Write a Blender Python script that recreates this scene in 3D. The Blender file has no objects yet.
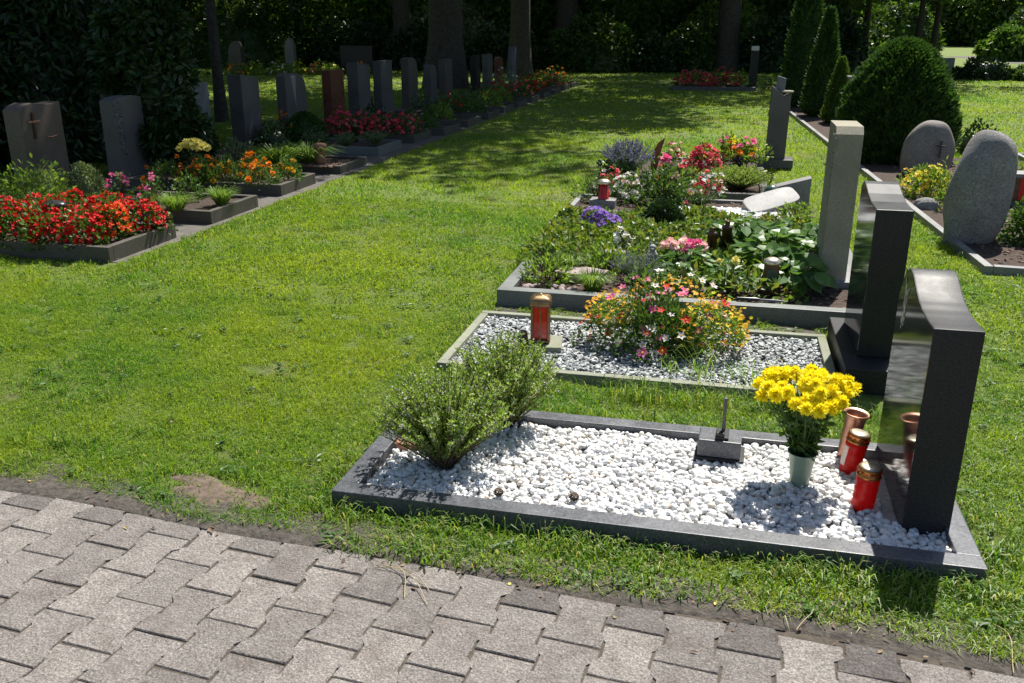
import bpy, bmesh, math, random
import numpy as np
from mathutils import Vector, Matrix
rng = np.random.default_rng(11)
random.seed(5)
PI = math.pi
scene = bpy.context.scene
col = scene.collection

# ------------------------------------------------------------------ camera
CAMH, PITCH, YAW, FPX = 1.65, math.radians(19.3), math.radians(13.3), 900.0
cam = bpy.data.objects.new('camera', bpy.data.cameras.new('camera'))
col.objects.link(cam)
cam.location = (0, 0, CAMH)
cam.rotation_euler = (PI / 2 - PITCH, 0, YAW)
cam.data.sensor_width = 36
cam.data.lens = 36 * FPX / 1024
cam.data.clip_end = 500
scene.camera = cam

# ------------------------------------------------------------------ light
SUN_EL, SUN_AZ = math.radians(57), math.radians(16)
world = bpy.data.worlds.new('World'); scene.world = world; world.use_nodes = True
wn = world.node_tree
sky = wn.nodes.new('ShaderNodeTexSky'); sky.sky_type = 'NISHITA'; sky.sun_disc = False
sky.sun_elevation = SUN_EL; sky.sun_rotation = SUN_AZ
bg = wn.nodes['Background']; bg.inputs['Strength'].default_value = 0.07
wn.links.new(sky.outputs[0], bg.inputs[0])
sl = bpy.data.lights.new('sun', 'SUN'); sl.energy = 5.0; sl.angle = math.radians(0.5); sl.color = (1, .96, .88)
so = bpy.data.objects.new('sun', sl); col.objects.link(so)
S = Vector((math.sin(SUN_AZ) * math.cos(SUN_EL), math.cos(SUN_AZ) * math.cos(SUN_EL), math.sin(SUN_EL)))
so.rotation_euler = (-S).to_track_quat('-Z', 'Y').to_euler()
so.location = (0, 0, 30)
scene.view_settings.view_transform = 'Standard'; scene.view_settings.look = 'None'
scene.view_settings.exposure = 0.74; scene.view_settings.gamma = 1
scene.cycles.max_bounces = 6; scene.cycles.transparent_max_bounces = 4
scene.cycles.diffuse_bounces = 3; scene.cycles.glossy_bounces = 3; scene.cycles.transmission_bounces = 4

# ------------------------------------------------------------------ materials
def new_mat(name):
    m = bpy.data.materials.new(name); m.use_nodes = True
    nt = m.node_tree; b = nt.nodes['Principled BSDF']
    return m, nt, b
def N(nt, t, **kw):
    n = nt.nodes.new(t)
    for k, v in kw.items():
        if k in n.inputs: n.inputs[k].default_value = v
        else: setattr(n, k, v)
    return n
def ramp(nt, fac, stops):
    r = nt.nodes.new('ShaderNodeValToRGB'); e = r.color_ramp.elements
    while len(e) < len(stops): e.new(.5)
    for i, (p, c) in enumerate(stops):
        e[i].position = p; e[i].color = (*c, 1) if len(c) == 3 else c
    nt.links.new(fac, r.inputs[0]); return r
def coords(nt):
    return nt.nodes.new('ShaderNodeTexCoord').outputs['Object']
def mixrgb(nt, fac, a, b, mode='MIX'):
    m = nt.nodes.new('ShaderNodeMix'); m.data_type = 'RGBA'; m.blend_type = mode
    for s, v in ((m.inputs[0], fac), (m.inputs[6], a), (m.inputs[7], b)):
        if hasattr(v, 'links') or hasattr(v, 'is_linked'): nt.links.new(v, s)
        else: s.default_value = v if not isinstance(v, tuple) else ((*v, 1) if len(v) == 3 else v)
    return m.outputs[2]
def bump(nt, b, h, dist, strength=1.0):
    n = nt.nodes.new('ShaderNodeBump'); n.inputs['Distance'].default_value = dist; n.inputs['Strength'].default_value = strength
    nt.links.new(h, n.inputs['Height']); nt.links.new(n.outputs[0], b.inputs['Normal'])

def leaf_mat(name, cols, trans=.35, rough=.45, patch=0.0, tcol=None, patchcol=None, pscale=1.2):
    """cols: colour stops picked per leaf; translucent so that back light shows through"""
    m, nt, b = new_mat(name)
    g = nt.nodes.new('ShaderNodeNewGeometry')
    st = [(i / max(1, len(cols) - 1), c) for i, c in enumerate(cols)]
    c = ramp(nt, g.outputs['Random Per Island'], st).outputs[0]
    if patchcol:
        no = N(nt, 'ShaderNodeTexNoise', Scale=pscale, Detail=4.0, Roughness=.65)
        nt.links.new(coords(nt), no.inputs['Vector'])
        f = ramp(nt, no.outputs[0], [(.40, (0, 0, 0)), (.60, (patch,) * 3)]).outputs[0]
        c = mixrgb(nt, f, c, patchcol)
    nt.links.new(c, b.inputs['Base Color']); b.inputs['Roughness'].default_value = rough
    b.inputs['Specular IOR Level'].default_value = .4
    if trans > 0:
        t = nt.nodes.new('ShaderNodeBsdfTranslucent'); mx = nt.nodes.new('ShaderNodeMixShader')
        tc = mixrgb(nt, 1.0, c, tcol or (1.3, 1.25, .6), 'MULTIPLY')
        nt.links.new(tc, t.inputs[0]); mx.inputs[0].default_value = trans
        nt.links.new(b.outputs[0], mx.inputs[1]); nt.links.new(t.outputs[0], mx.inputs[2])
        nt.links.new(mx.outputs[0], nt.nodes['Material Output'].inputs[0])
    return m
def petal_mat(name, cols, trans=.35, rough=.6):
    return leaf_mat(name, cols, trans, rough, tcol=(1.1, 1.0, .9))
def granite(name, c1, c2, scale=180, rough=.3, bumpd=0.0, c3=None, big=2.5, spec=.5, lichen=None):
    m, nt, b = new_mat(name); co = coords(nt)
    v = N(nt, 'ShaderNodeTexNoise', Scale=float(scale), Detail=3.0, Roughness=.8); nt.links.new(co, v.inputs['Vector'])
    c = ramp(nt, v.outputs[0], [(.35, c1), (.5, tuple((a + d) / 2 for a, d in zip(c1, c2))), (.66, c2)] + ([(.74, c3)] if c3 else [])).outputs[0]
    w = N(nt, 'ShaderNodeTexNoise', Scale=float(big), Detail=6.0, Roughness=.65); nt.links.new(co, w.inputs['Vector'])
    f = ramp(nt, w.outputs[0], [(.3, (.72,) * 3), (.7, (1.2,) * 3)]).outputs[0]
    c = mixrgb(nt, 1.0, c, f, 'MULTIPLY')
    if lichen:
        l = N(nt, 'ShaderNodeTexNoise', Scale=9.0, Detail=8.0, Roughness=.75); nt.links.new(co, l.inputs['Vector'])
        lf = ramp(nt, l.outputs[0], [(.5, (0,) * 3), (.68, (.8,) * 3)]).outputs[0]
        c = mixrgb(nt, lf, c, lichen)
    nt.links.new(c, b.inputs['Base Color']); b.inputs['Specular IOR Level'].default_value = spec
    rr = ramp(nt, w.outputs[0], [(.3, (rough * .8,) * 3), (.7, (min(1, rough * 1.25),) * 3)]).outputs[0]
    nt.links.new(rr, b.inputs['Roughness'])
    if bumpd:
        k = N(nt, 'ShaderNodeTexNoise', Scale=45.0, Detail=8.0, Roughness=.75); nt.links.new(co, k.inputs['Vector'])
        bump(nt, b, k.outputs[0], bumpd)
    return m
def plain(name, c, rough=.5, metal=0.0, var=.15, scale=20, bumpd=0.0, emit=None, coat=0, trans=0):
    m, nt, b = new_mat(name); co = coords(nt)
    n = N(nt, 'ShaderNodeTexNoise', Scale=float(scale), Detail=5.0, Roughness=.6); nt.links.new(co, n.inputs['Vector'])
    lo = tuple(x * (1 - var) for x in c); hi = tuple(min(1, x * (1 + var)) for x in c)
    nt.links.new(ramp(nt, n.outputs[0], [(.3, lo), (.7, hi)]).outputs[0], b.inputs['Base Color'])
    b.inputs['Roughness'].default_value = rough; b.inputs['Metallic'].default_value = metal
    b.inputs['Coat Weight'].default_value = coat; b.inputs['Transmission Weight'].default_value = trans
    if bumpd: bump(nt, b, n.outputs[0], bumpd)
    return m
def island_mat(name, cols, rough=.6, bumpd=0.0, sss=0):
    m, nt, b = new_mat(name); g = nt.nodes.new('ShaderNodeNewGeometry')
    c = ramp(nt, g.outputs['Random Per Island'], cols).outputs[0]
    n = N(nt, 'ShaderNodeTexNoise', Scale=90.0, Detail=4.0); nt.links.new(coords(nt), n.inputs['Vector'])
    f = ramp(nt, n.outputs[0], [(.3, (.85,) * 3), (.7, (1.08,) * 3)]).outputs[0]
    nt.links.new(mixrgb(nt, 1.0, c, f, 'MULTIPLY'), b.inputs['Base Color']); b.inputs['Roughness'].default_value = rough
    if bumpd: bump(nt, b, n.outputs[0], bumpd)
    return m

M = {}
M['grass'] = leaf_mat('grass blades', [(.050, .140, .020), (.082, .200, .024), (.118, .25, .027), (.17, .30, .03), (.38, .38, .15)], .5, .42, .7,
                      tcol=(1.4, 1.5, .4), patchcol=(.33, .38, .03), pscale=.6)
M['grass_long'] = leaf_mat('long grass blades', [(.07, .17, .018), (.12, .25, .028), (.18, .30, .04), (.36, .34, .16)], .5, .45, tcol=(1.5, 1.4, .6))
M['leaf'] = leaf_mat('green leaves', [(.045, .10, .02), (.07, .15, .028), (.11, .20, .04)], .4)
M['leaf_light'] = leaf_mat('light green leaves', [(.11, .20, .03), (.16, .27, .045), (.22, .32, .06)], .45)
M['leaf_dark'] = leaf_mat('dark glossy leaves', [(.015, .035, .010), (.024, .055, .014), (.035, .075, .02)], .2, .33)
M['leaf_tree'] = leaf_mat('tree leaves', [(.03, .07, .014), (.055, .11, .02), (.09, .16, .03)], .45, .32)
M['leaf_grey'] = leaf_mat('silver grey leaves', [(.15, .22, .13), (.22, .28, .21), (.30, .36, .28)], .25, .6)
M['leaf_pale'] = leaf_mat('pale green leaves', [(.10, .16, .07), (.16, .22, .10), (.24, .30, .16)], .3, .5)
M['leaf_red'] = leaf_mat('green and reddish leaves', [(.06, .13, .02), (.10, .18, .025), (.14, .23, .035), (.17, .26, .04), (.20, .26, .045), (.20, .17, .045)], .4)
M['conifer'] = leaf_mat('conifer sprays', [(.02, .055, .014), (.04, .095, .02), (.07, .15, .028)], .3, .55)
M['conifer_pale'] = leaf_mat('lighter green conifer sprays', [(.05, .10, .015), (.08, .15, .02), (.11, .18, .03)], .3, .5)  # lighter, yellower green for the smallest conifer
M['hebe'] = leaf_mat('hebe leaves', [(.14, .25, .045), (.22, .35, .06), (.30, .42, .10), (.45, .52, .25)], .45, .45)
M['hosta'] = leaf_mat('broad leaves', [(.06, .14, .03), (.09, .19, .04), (.13, .24, .06)], .4, .4)
M['bark'] = plain('bark', (.055, .045, .035), .9, var=.5, scale=14, bumpd=.03)
M['stem'] = plain('brown stems', (.09, .06, .035), .8, var=.3)
M['greenstem'] = plain('green stems', (.06, .12, .03), .6, var=.3)
P_ = lambda n, *c, **k: petal_mat(n, list(c), **k)
M['p_red'] = P_('red petals', (.50, .003, .004), (.66, .006, .005), (.80, .018, .010), trans=.25)
M['p_orangered'] = P_('orange red petals', (.80, .07, .01), (.85, .16, .01))
M['p_pinkred'] = P_('crimson pink petals', (.62, .02, .05), (.75, .07, .12), (.82, .16, .20), trans=.3)
M['p_pink'] = P_('pink petals', (.75, .06, .30), (.85, .18, .42), (.85, .30, .5))
M['p_palepink'] = P_('pale pink petals', (.88, .60, .58), (.90, .70, .66), (.86, .48, .54))
M['p_yellow'] = P_('yellow petals', (.95, .82, .012), (.97, .90, .02), (.97, .94, .08), trans=.45)
M['p_amber'] = P_('amber petals', (.85, .42, .01), (.9, .55, .01), trans=.3)
M['p_orange'] = P_('orange petals', (.80, .18, .005), (.88, .30, .01), (.90, .42, .01), trans=.3)
M['p_white'] = P_('white petals', (.75, .75, .70), (.82, .82, .78), trans=.25)
M['p_cream'] = P_('cream petals', (.82, .74, .16), (.86, .82, .32), trans=.25)
M['p_violet'] = P_('violet petals', (.16, .06, .55), (.25, .10, .65), (.35, .18, .7))
M['p_lavender'] = P_('lavender petals', (.16, .15, .36), (.24, .22, .45), (.30, .28, .5))
M['p_maroon'] = P_('maroon petals', (.25, .01, .03), (.4, .03, .06))
M['s_dark_pol'] = granite('polished dark granite', (.012, .012, .014), (.045, .045, .048), 150, .085, 0, (.13, .13, .14), spec=.42)
M['s_dark'] = granite('dark granite', (.010, .010, .011), (.036, .035, .036), 120, .5, .0006, (.13, .13, .135), spec=.3)
M['s_black'] = granite('black granite', (.008, .009, .010), (.03, .031, .033), 120, .4, 0, (.10, .10, .105), spec=.3)
M['s_kerb'] = granite('blue grey kerb granite', (.04, .043, .052), (.12, .125, .14), 110, .4, .0012, (.24, .24, .27), spec=.5, big=7)
M['s_kerb_green'] = granite('green grey kerb granite', (.09, .10, .095), (.2, .215, .2), 170, .5, .0006, (.3, .31, .3))
M['s_concrete'] = granite('mossy cast stone', (.16, .17, .12), (.32, .33, .25), 120, .85, .001, None, lichen=(.13, .15, .06))
M['s_light'] = granite('pale sandstone', (.27, .245, .185), (.38, .35, .27), 90, .85, .003, None, big=1.6, spec=.2)
M['s_grey'] = granite('grey granite', (.14, .14, .14), (.30, .29, .28), 120, .55, .001, (.42, .41, .4))
M['s_pink'] = granite('pinkish grey granite', (.07, .055, .05), (.14, .115, .10), 120, .45, .0005, (.22, .19, .18), spec=.35)
M['s_red'] = granite('red brown granite', (.09, .03, .02), (.2, .075, .05), 130, .3, .0003, (.3, .14, .1))
M['s_mid'] = granite('grey black granite', (.06, .057, .056), (.15, .143, .14), 140, .45, .0004, (.15, .15, .16), spec=.3)
M['s_bluegrey'] = granite('blue grey granite', (.10, .11, .135), (.14, .15, .18), 140, .4, .0004, (.3, .3, .33))
M['s_brownkerb'] = granite('weathered brown kerb', (.045, .037, .03), (.11, .095, .08), 120, .6, .001, (.24, .22, .2), lichen=(.07, .075, .04))
M['s_boulder'] = granite('boulder granite', (.20, .19, .185), (.46, .45, .44), 60, .8, .03, (.6, .57, .55), big=5, lichen=(.34, .28, .27))
M['s_boulder_brown'] = granite('brownish boulder granite', (.15, .13, .12), (.28, .25, .23), 60, .8, .005, (.4, .36, .34), big=5)
M['plate'] = plain('brushed grey inscription panel', (.20, .205, .20), .4, .3, .08, 6)
M['engrave'] = plain('light engraved lines', (.5, .5, .47), .6)
M['gold'] = plain('gilded letters', (.6, .38, .08), .35, .8)
M['bronze'] = plain('dark bronze', (.12, .075, .05), .42, .8, .35, 30)
M['bronze_light'] = plain('copper bronze', (.42, .22, .15), .38, .75, .3, 30)
M['brass'] = plain('tarnished brass', (.26, .17, .09), .42, .85, .3, 25)
M['foil'] = plain('gold foil lid', (.42, .17, .05), .35, .9, .25, 60)
M['tin'] = plain('pale tin lid', (.75, .66, .5), .3, .8, .2, 60)
M['redplastic'] = petal_mat('red candle plastic', [(.80, .012, .010), (.80, .012, .010)], .45, .3)
M['redcap'] = plain('red candle plastic', (.72, .01, .012), .28, 0, .12, 30, coat=.3)
M['redglass'] = plain('red lantern glass', (.65, .008, .010), .15, 0, .2, 20, coat=.5)
M['label'] = plain('pale paper', (.75, .6, .55), .6)
M['vaseplastic'] = plain('pale green vase plastic', (.22, .30, .22), .35, 0, .1, 20, coat=.2)
M['purplepot'] = plain('dark violet pot', (.08, .025, .13), .4)
M['terracotta'] = plain('terracotta', (.3, .14, .09), .8, var=.25)
M['rust'] = plain('rusty steel', (.30, .13, .05), .8, .2, .35, 12)
M['soil'] = plain('dark garden soil', (.055, .035, .024), .95, 0, .5, 30, .02)
M['slatepath'] = plain('gritty grey path', (.105, .095, .082), .9, 0, .3, 8, .006)
M['rope'] = plain('old straw', (.45, .36, .2), .8)
M['blackstone'] = plain('smooth black stone', (.03, .032, .036), .3, 0, .3, 10)
M['porcelain'] = plain('weathered white figure', (.62, .60, .56), .6, 0, .15, 30)
M['greystone_fig'] = plain('grey cast figure', (.34, .34, .32), .8, 0, .2, 40, .002)
M['greenglaze'] = plain('dark green glaze', (.05, .10, .07), .3, 0, .2, 10)
M['grit'] = plain('pale grit under the pebbles', (.42, .41, .39), .9, 0, .3, 60, .004)
M['flag'] = granite('pinkish flagstone', (.26, .20, .19), (.42, .33, .31), 60, .8, .003)
M['white_pebble'] = island_mat('white marble pebbles', [(0, (.46, .45, .44)), (.12, (.68, .67, .65)), (.9, (.78, .78, .77)), (1, (.55, .46, .36))], .5, .001)
M['grey_chip'] = island_mat('grey stone chips', [(0, (.10, .11, .115)), (.35, (.24, .26, .26)), (.7, (.42, .44, .43)), (1, (.62, .64, .62))], .6)
M['mulch'] = island_mat('dark mulch', [(0, (.05, .03, .02)), (.6, (.12, .07, .05)), (1, (.22, .13, .10))], .9)
M['debris'] = island_mat('dry leaves and crumbs', [(0, (.07, .04, .025)), (.6, (.16, .10, .06)), (.92, (.25, .18, .10)), (1, (.6, .5, .12))], .8)

def lawn_mat():
    m, nt, b = new_mat('turf soil and thatch'); co = coords(nt)
    a = N(nt, 'ShaderNodeTexNoise', Scale=.9, Detail=8.0, Roughness=.7); nt.links.new(co, a.inputs['Vector'])
    f = N(nt, 'ShaderNodeTexNoise', Scale=26.0, Detail=8.0, Roughness=.8); nt.links.new(co, f.inputs['Vector'])
    c1 = ramp(nt, f.outputs[0], [(.3, (.05, .085, .010)), (.5, (.12, .18, .018)), (.7, (.22, .28, .03))]).outputs[0]
    c2 = ramp(nt, f.outputs[0], [(.3, (.08, .065, .03)), (.7, (.26, .22, .12))]).outputs[0]
    k = ramp(nt, a.outputs[0], [(.5, (0,) * 3), (.66, (.8,) * 3)]).outputs[0]
    nt.links.new(mixrgb(nt, k, c1, c2), b.inputs['Base Color']); b.inputs['Roughness'].default_value = .9
    bump(nt, b, f.outputs[0], .03)
    return m
M['lawn'] = lawn_mat()
def paver_mat(k=1.0):
    m, nt, b = new_mat('worn concrete pavers' if k == 1 else 'dirt stained concrete pavers'); co = coords(nt)
    g = nt.nodes.new('ShaderNodeNewGeometry')
    n1 = N(nt, 'ShaderNodeTexNoise', Scale=190.0, Detail=3.0, Roughness=.75); nt.links.new(co, n1.inputs['Vector'])
    n2 = N(nt, 'ShaderNodeTexNoise', Scale=9.0, Detail=10.0, Roughness=.8); nt.links.new(co, n2.inputs['Vector'])
    vo = N(nt, 'ShaderNodeTexVoronoi', Scale=85.0); nt.links.new(co, vo.inputs['Vector'])
    base = ramp(nt, g.outputs['Random Per Island'], [(0, (.15 * k, .137 * k, .130 * k)), (.12, (.175 * k, .162 * k, .153 * k)), (.5, (.205 * k, .190 * k, .180 * k)), (1, (.24 * k, .224 * k, .210 * k))]).outputs[0]
    base = mixrgb(nt, 1.0, base, ramp(nt, n1.outputs[0], [(.30, (.22,) * 3), (.42, (.72,) * 3), (.55, (1.1, 1.07, 1.05)), (.70, (1.9,) * 3)]).outputs[0], 'MULTIPLY')
    base = mixrgb(nt, 1.0, base, ramp(nt, n2.outputs[0], [(.32, (.68, .62, .58)), (.5, (.98, .96, .94)), (.62, (1.14, 1.12, 1.08))]).outputs[0], 'MULTIPLY')
    nt.links.new(base, b.inputs['Base Color']); b.inputs['Roughness'].default_value = .9
    mx = nt.nodes.new('ShaderNodeMath'); mx.operation = 'ADD'
    nt.links.new(n1.outputs[0], mx.inputs[0]); nt.links.new(vo.outputs['Distance'], mx.inputs[1])
    bump(nt, b, mx.outputs[0], .0035)
    return m
M['paver'] = paver_mat()
M['paver_stained'] = paver_mat(.68)
M['joint'] = plain('joint sand', (.075, .06, .045), .95, 0, .4, 60, .004)
M['barepatch'] = plain('reddish bare earth', (.13, .095, .07), .95, 0, .45, 26, .006)
M['dirt'] = plain('dirty path edge', (.075, .064, .053), .95, 0, .6, 45, .012)

# ------------------------------------------------------------------ geometry helpers
class Geo:
    def __init__(s): s.V = []; s.F = []; s.n = 0
    def add(s, V, F, mi=0):
        V = np.asarray(V, float).reshape(-1, 3)
        for f in (F if isinstance(F, list) and isinstance(F[0], np.ndarray) else [F]):
            f = np.asarray(f, int); s.F.append((f + s.n, mi))
        s.V.append(V); s.n += len(V)
    def build(s, name, mats, parent=None, smooth=False):
        V = np.concatenate(s.V); me = bpy.data.meshes.new(name)
        lv = np.concatenate([f.ravel() for f, _ in s.F]); tot = np.concatenate([np.full(len(f), f.shape[1]) for f, _ in s.F])
        mi = np.concatenate([np.full(len(f), m) for f, m in s.F])
        st = np.concatenate([[0], np.cumsum(tot)[:-1]])
        me.vertices.add(len(V)); me.vertices.foreach_set('co', V.astype(np.float32).ravel())
        me.loops.add(len(lv)); me.loops.foreach_set('vertex_index', lv.astype(np.int32))
        me.polygons.add(len(tot)); me.polygons.foreach_set('loop_start', st.astype(np.int32))
        me.polygons.foreach_set('material_index', mi.astype(np.int32))
        me.polygons.foreach_set('use_smooth', np.full(len(tot), bool(smooth)))
        for m in (mats if isinstance(mats, (list, tuple)) else [mats]): me.materials.append(M[m] if isinstance(m, str) else m)
        me.update(calc_edges=True); me.validate()
        return link(name, me, parent)
def link(name, me, parent=None):
    o = bpy.data.objects.new(name, me); col.objects.link(o)
    if parent: o.parent = parent
    return o
def unit(v): return v / (np.linalg.norm(v, axis=-1, keepdims=True) + 1e-9)
def rdir(n):
    return unit(rng.normal(size=(n, 3)))

def leaves(g, Pn, D, L, W, hint=None, mi=0, lift=.15):
    n = len(Pn); D = unit(D); L = np.broadcast_to(L, n)[:, None]; W = np.broadcast_to(W, n)[:, None]
    if hint is None: hint = rdir(n)
    s = unit(np.cross(D, hint)); nn = np.cross(s, D)
    a = Pn; b = Pn + D * L * .45 + s * W * .5 + nn * W * lift; c = Pn + D * L; d = Pn + D * L * .45 - s * W * .5 + nn * W * lift
    g.add(np.stack([a, b, c, d], 1), np.arange(4 * n).reshape(n, 4), mi)
def leaves6(g, Pn, D, L, W, hint=None, mi=0, fold=.25, droop=.15):
    n = len(Pn); D = unit(D); L = np.broadcast_to(L, n)[:, None]; W = np.broadcast_to(W, n)[:, None]
    if hint is None: hint = rdir(n)
    s = unit(np.cross(D, hint)); nn = np.cross(s, D); dz = np.array([0, 0, -1.0])
    def pt(t, w, u=0): return Pn + D * L * t + s * W * w + nn * W * u + dz * L * droop * t * t
    a = pt(0, 0); m1 = pt(.3, 0, -fold * .5); m2 = pt(.68, 0, -fold * .5); t = pt(1, 0)
    l1 = pt(.28, .42); l2 = pt(.65, .45); r1 = pt(.28, -.42); r2 = pt(.65, -.45)
    V = np.stack([a, m1, m2, t, l1, l2, r1, r2], 1)
    i = np.arange(n)[:, None] * 8
    g.add(V, [np.concatenate([i + [1, 4, 5, 2], i + [1, 2, 7, 6]]), np.concatenate([i + [0, 4, 1], i + [0, 1, 6], i + [2, 5, 3], i + [2, 3, 7]])], mi)
def blossoms(g, Pn, Nn, R, petals=5, cup=.25, mi=0, cmi=None, wide=.9):
    n = len(Pn); Nn = unit(Nn); R = np.broadcast_to(R, n)
    t = unit(np.cross(Nn, rdir(n))); u = np.cross(Nn, t)
    for k in range(petals):
        a = 2 * PI * (k + .3 * rng.random(n)) / petals
        d = t * np.cos(a)[:, None] + u * np.sin(a)[:, None] + Nn * cup
        leaves(g, Pn, d, R, R * wide * 2.2 / max(petals, 3) * 1.5, hint=Nn, mi=mi, lift=.1)
    if cmi is not None:
        c = Pn + Nn * R[:, None] * .12; q = R[:, None] * .25
        V = np.stack([c + t * q, c + u * q, c - t * q, c - u * q, c + Nn * q * .7], 1); i = np.arange(n)[:, None] * 5
        g.add(V, np.concatenate([i + [0, 1, 4], i + [1, 2, 4], i + [2, 3, 4], i + [3, 0, 4]]), cmi)
def pompoms(g, Pn, Nn, R, k=24, mi=0, ratio=.5):
    n = len(Pn); Nn = unit(Nn); R = np.broadcast_to(R, n)
    for j in range(k):
        d = unit(rdir(n) + Nn * .55)
        leaves(g, Pn + d * R[:, None] * .25, d, R * (.6 + .2 * rng.random(n)), R * ratio, hint=unit(Nn + .4 * rdir(n)), mi=mi, lift=-.15)
def tube(g, pts, rads, k=8, mi=0, cap=True):
    pts = np.asarray(pts, float); m = len(pts); rads = np.broadcast_to(rads, m)
    T = unit(np.gradient(pts, axis=0)); ref = np.array([.3, .9, .2]) if abs(T[0][2]) > .6 else np.array([0, 0, 1.0])
    rings = []
    for i in range(m):
        a = unit(np.cross(T[i], ref)); b = np.cross(T[i], a); th = np.arange(k) * 2 * PI / k
        rings.append(pts[i] + rads[i] * (np.cos(th)[:, None] * a + np.sin(th)[:, None] * b))
    V = np.concatenate(rings); F = []
    for i in range(m - 1):
        for j in range(k): F.append([i * k + j, i * k + (j + 1) % k, (i + 1) * k + (j + 1) % k, (i + 1) * k + j])
    g.add(V, np.array(F), mi)
    if cap:
        g.add(rings[-1], np.arange(k)[None, :], mi); g.add(rings[0], np.arange(k)[::-1][None, :], mi)
def lathe(g, prof, c=(0, 0, 0), k=24, mi=0, sq=0.0):
    prof = np.array(prof, float); th = np.arange(k) * 2 * PI / k; m = len(prof)
    ux, uy = np.cos(th), np.sin(th)
    if sq:                                                      # squarish section
        f = 1 / np.maximum(np.abs(ux), np.abs(uy)); f = 1 + (f - 1) * sq; ux, uy = ux * f, uy * f
    V = np.stack([np.outer(prof[:, 0], ux) + c[0], np.outer(prof[:, 0], uy) + c[1], np.repeat(prof[:, 1][:, None], k, 1) + c[2]], -1).reshape(-1, 3)
    F = [[i * k + j, i * k + (j + 1) % k, (i + 1) * k + (j + 1) % k, (i + 1) * k + j] for i in range(m - 1) for j in range(k)]
    g.add(V, np.array(F), mi)

def bm_obj(name, bm, mats, parent=None, smooth=False, autos=False):
    bmesh.ops.recalc_face_normals(bm, faces=bm.faces)
    me = bpy.data.meshes.new(name); bm.to_mesh(me); bm.free()
    for m in (mats if isinstance(mats, (list, tuple)) else [mats]): me.materials.append(M[m])
    if smooth: me.polygons.foreach_set('use_smooth', np.ones(len(me.polygons), bool))
    return link(name, me, parent)
def bm_prism(bm, poly, axis, lo, hi, bev=.004, seg=2):
    """poly 2-D outline extruded along axis (0 x: poly is y,z; 1 y: x,z; 2 z: x,y)"""
    def p3(a, b, c): return {0: (c, a, b), 1: (a, c, b), 2: (a, b, c)}[axis]
    v0 = [bm.verts.new(p3(a, b, lo)) for a, b in poly]; v1 = [bm.verts.new(p3(a, b, hi)) for a, b in poly]
    n = len(poly); fs = [bm.faces.new(v0[::-1]), bm.faces.new(v1)]
    for i in range(n): fs.append(bm.faces.new((v0[i], v0[(i + 1) % n], v1[(i + 1) % n], v1[i])))
    bmesh.ops.recalc_face_normals(bm, faces=fs)
    if bev:
        es = list({e for f in fs for e in f.edges if e.is_manifold and e.calc_face_angle(0) > .5})
        bmesh.ops.bevel(bm, geom=es, offset=bev, segments=seg, profile=.6, affect='EDGES', clamp_overlap=True)
def rect(x0, x1, y0, y1): return [(x0, y0), (x1, y0), (x1, y1), (x0, y1)]
def box(name, x0, x1, y0, y1, z0, z1, mat, parent=None, bev=.004):
    bm = bmesh.new(); bm_prism(bm, rect(x0, x1, y0, y1), 2, z0, z1, bev); return bm_obj(name, bm, mat, parent)
def prism(name, poly, axis, lo, hi, mat, parent=None, bev=.004):
    bm = bmesh.new(); bm_prism(bm, poly, axis, lo, hi, bev); return bm_obj(name, bm, mat, parent)

def tag(o, label=None, cat=None, group=None, kind=None):
    if label: o['label'] = label
    if cat: o['category'] = cat
    if group: o['group'] = group
    if kind: o['kind'] = kind
    return o
def thing(name, loc, label, cat, group=None, rz=0):
    o = bpy.data.objects.new(name, None); col.objects.link(o); o.location = loc; o.rotation_euler = (0, 0, rz)
    o.empty_display_size = .1
    return tag(o, label, cat, group)
def copy_tree(root, loc, rz, label, group=None, scale=None):
    r = root.copy(); col.objects.link(r); r.location = loc; r.rotation_euler = (0, 0, rz); r['label'] = label
    if scale: r.scale = scale
    if group: r['group'] = group
    for ch in list(root.children):
        c = ch.copy(); col.objects.link(c); c.parent = r
        for gch in list(ch.children):
            d = gch.copy(); col.objects.link(d); d.parent = c
    return r
# smooth pseudo noise
_ph = rng.random((40, 4))
def snoise(x, y, f, seed=0):
    s = 0
    for k in range(6):
        a = _ph[(k + seed * 6) % 40]; th = a[0] * 2 * PI; ff = f * (.6 + 1.1 * a[1])
        s = s + np.sin((x * np.cos(th) + y * np.sin(th)) * ff + a[2] * 20) * (.5 + .5 * a[3])
    return s / 2.4
ct, st_, cy, sy = math.cos(PITCH), math.sin(PITCH), math.cos(YAW), math.sin(YAW)
def in_view(X, Y, m=430, z=0.0):
    """plan region the photo (and a camera a step aside) can see - used only to leave out turf nobody sees"""
    xc = X * cy + Y * sy; yc = -X * sy + Y * cy; dz = z - CAMH
    f = yc * ct - dz * st_; u = yc * st_ + dz * ct
    px = 512 + FPX * xc / np.maximum(f, .1); py = 341.5 - FPX * u / np.maximum(f, .1)
    return (f > .2) & (px > -m) & (px < 1024 + m) & (py < 683 + m)

# ------------------------------------------------------------------ ground
g = Geo(); g.add([(-150, -40, 0), (150, -40, 0), (150, 160, 0), (-150, 160, 0)], [[0, 1, 2, 3]])
tag(g.build('lawn', 'lawn'), kind='structure')
def path_edge(X): return 2.36 - .07 * (X + .92) + .012 * np.sin(X * 5)
xs = np.linspace(-9, 7, 81)
g = Geo(); top = path_edge(xs) + .005
V = np.concatenate([np.stack([xs, np.full_like(xs, -6), np.full_like(xs, .0085)], 1), np.stack([xs, top, np.full_like(xs, .0085)], 1)])
g.add(V, np.array([[i, i + 1, 82 + i, 81 + i] for i in range(80)]))
tag(g.build('path_bed', 'joint'), kind='structure')
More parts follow.
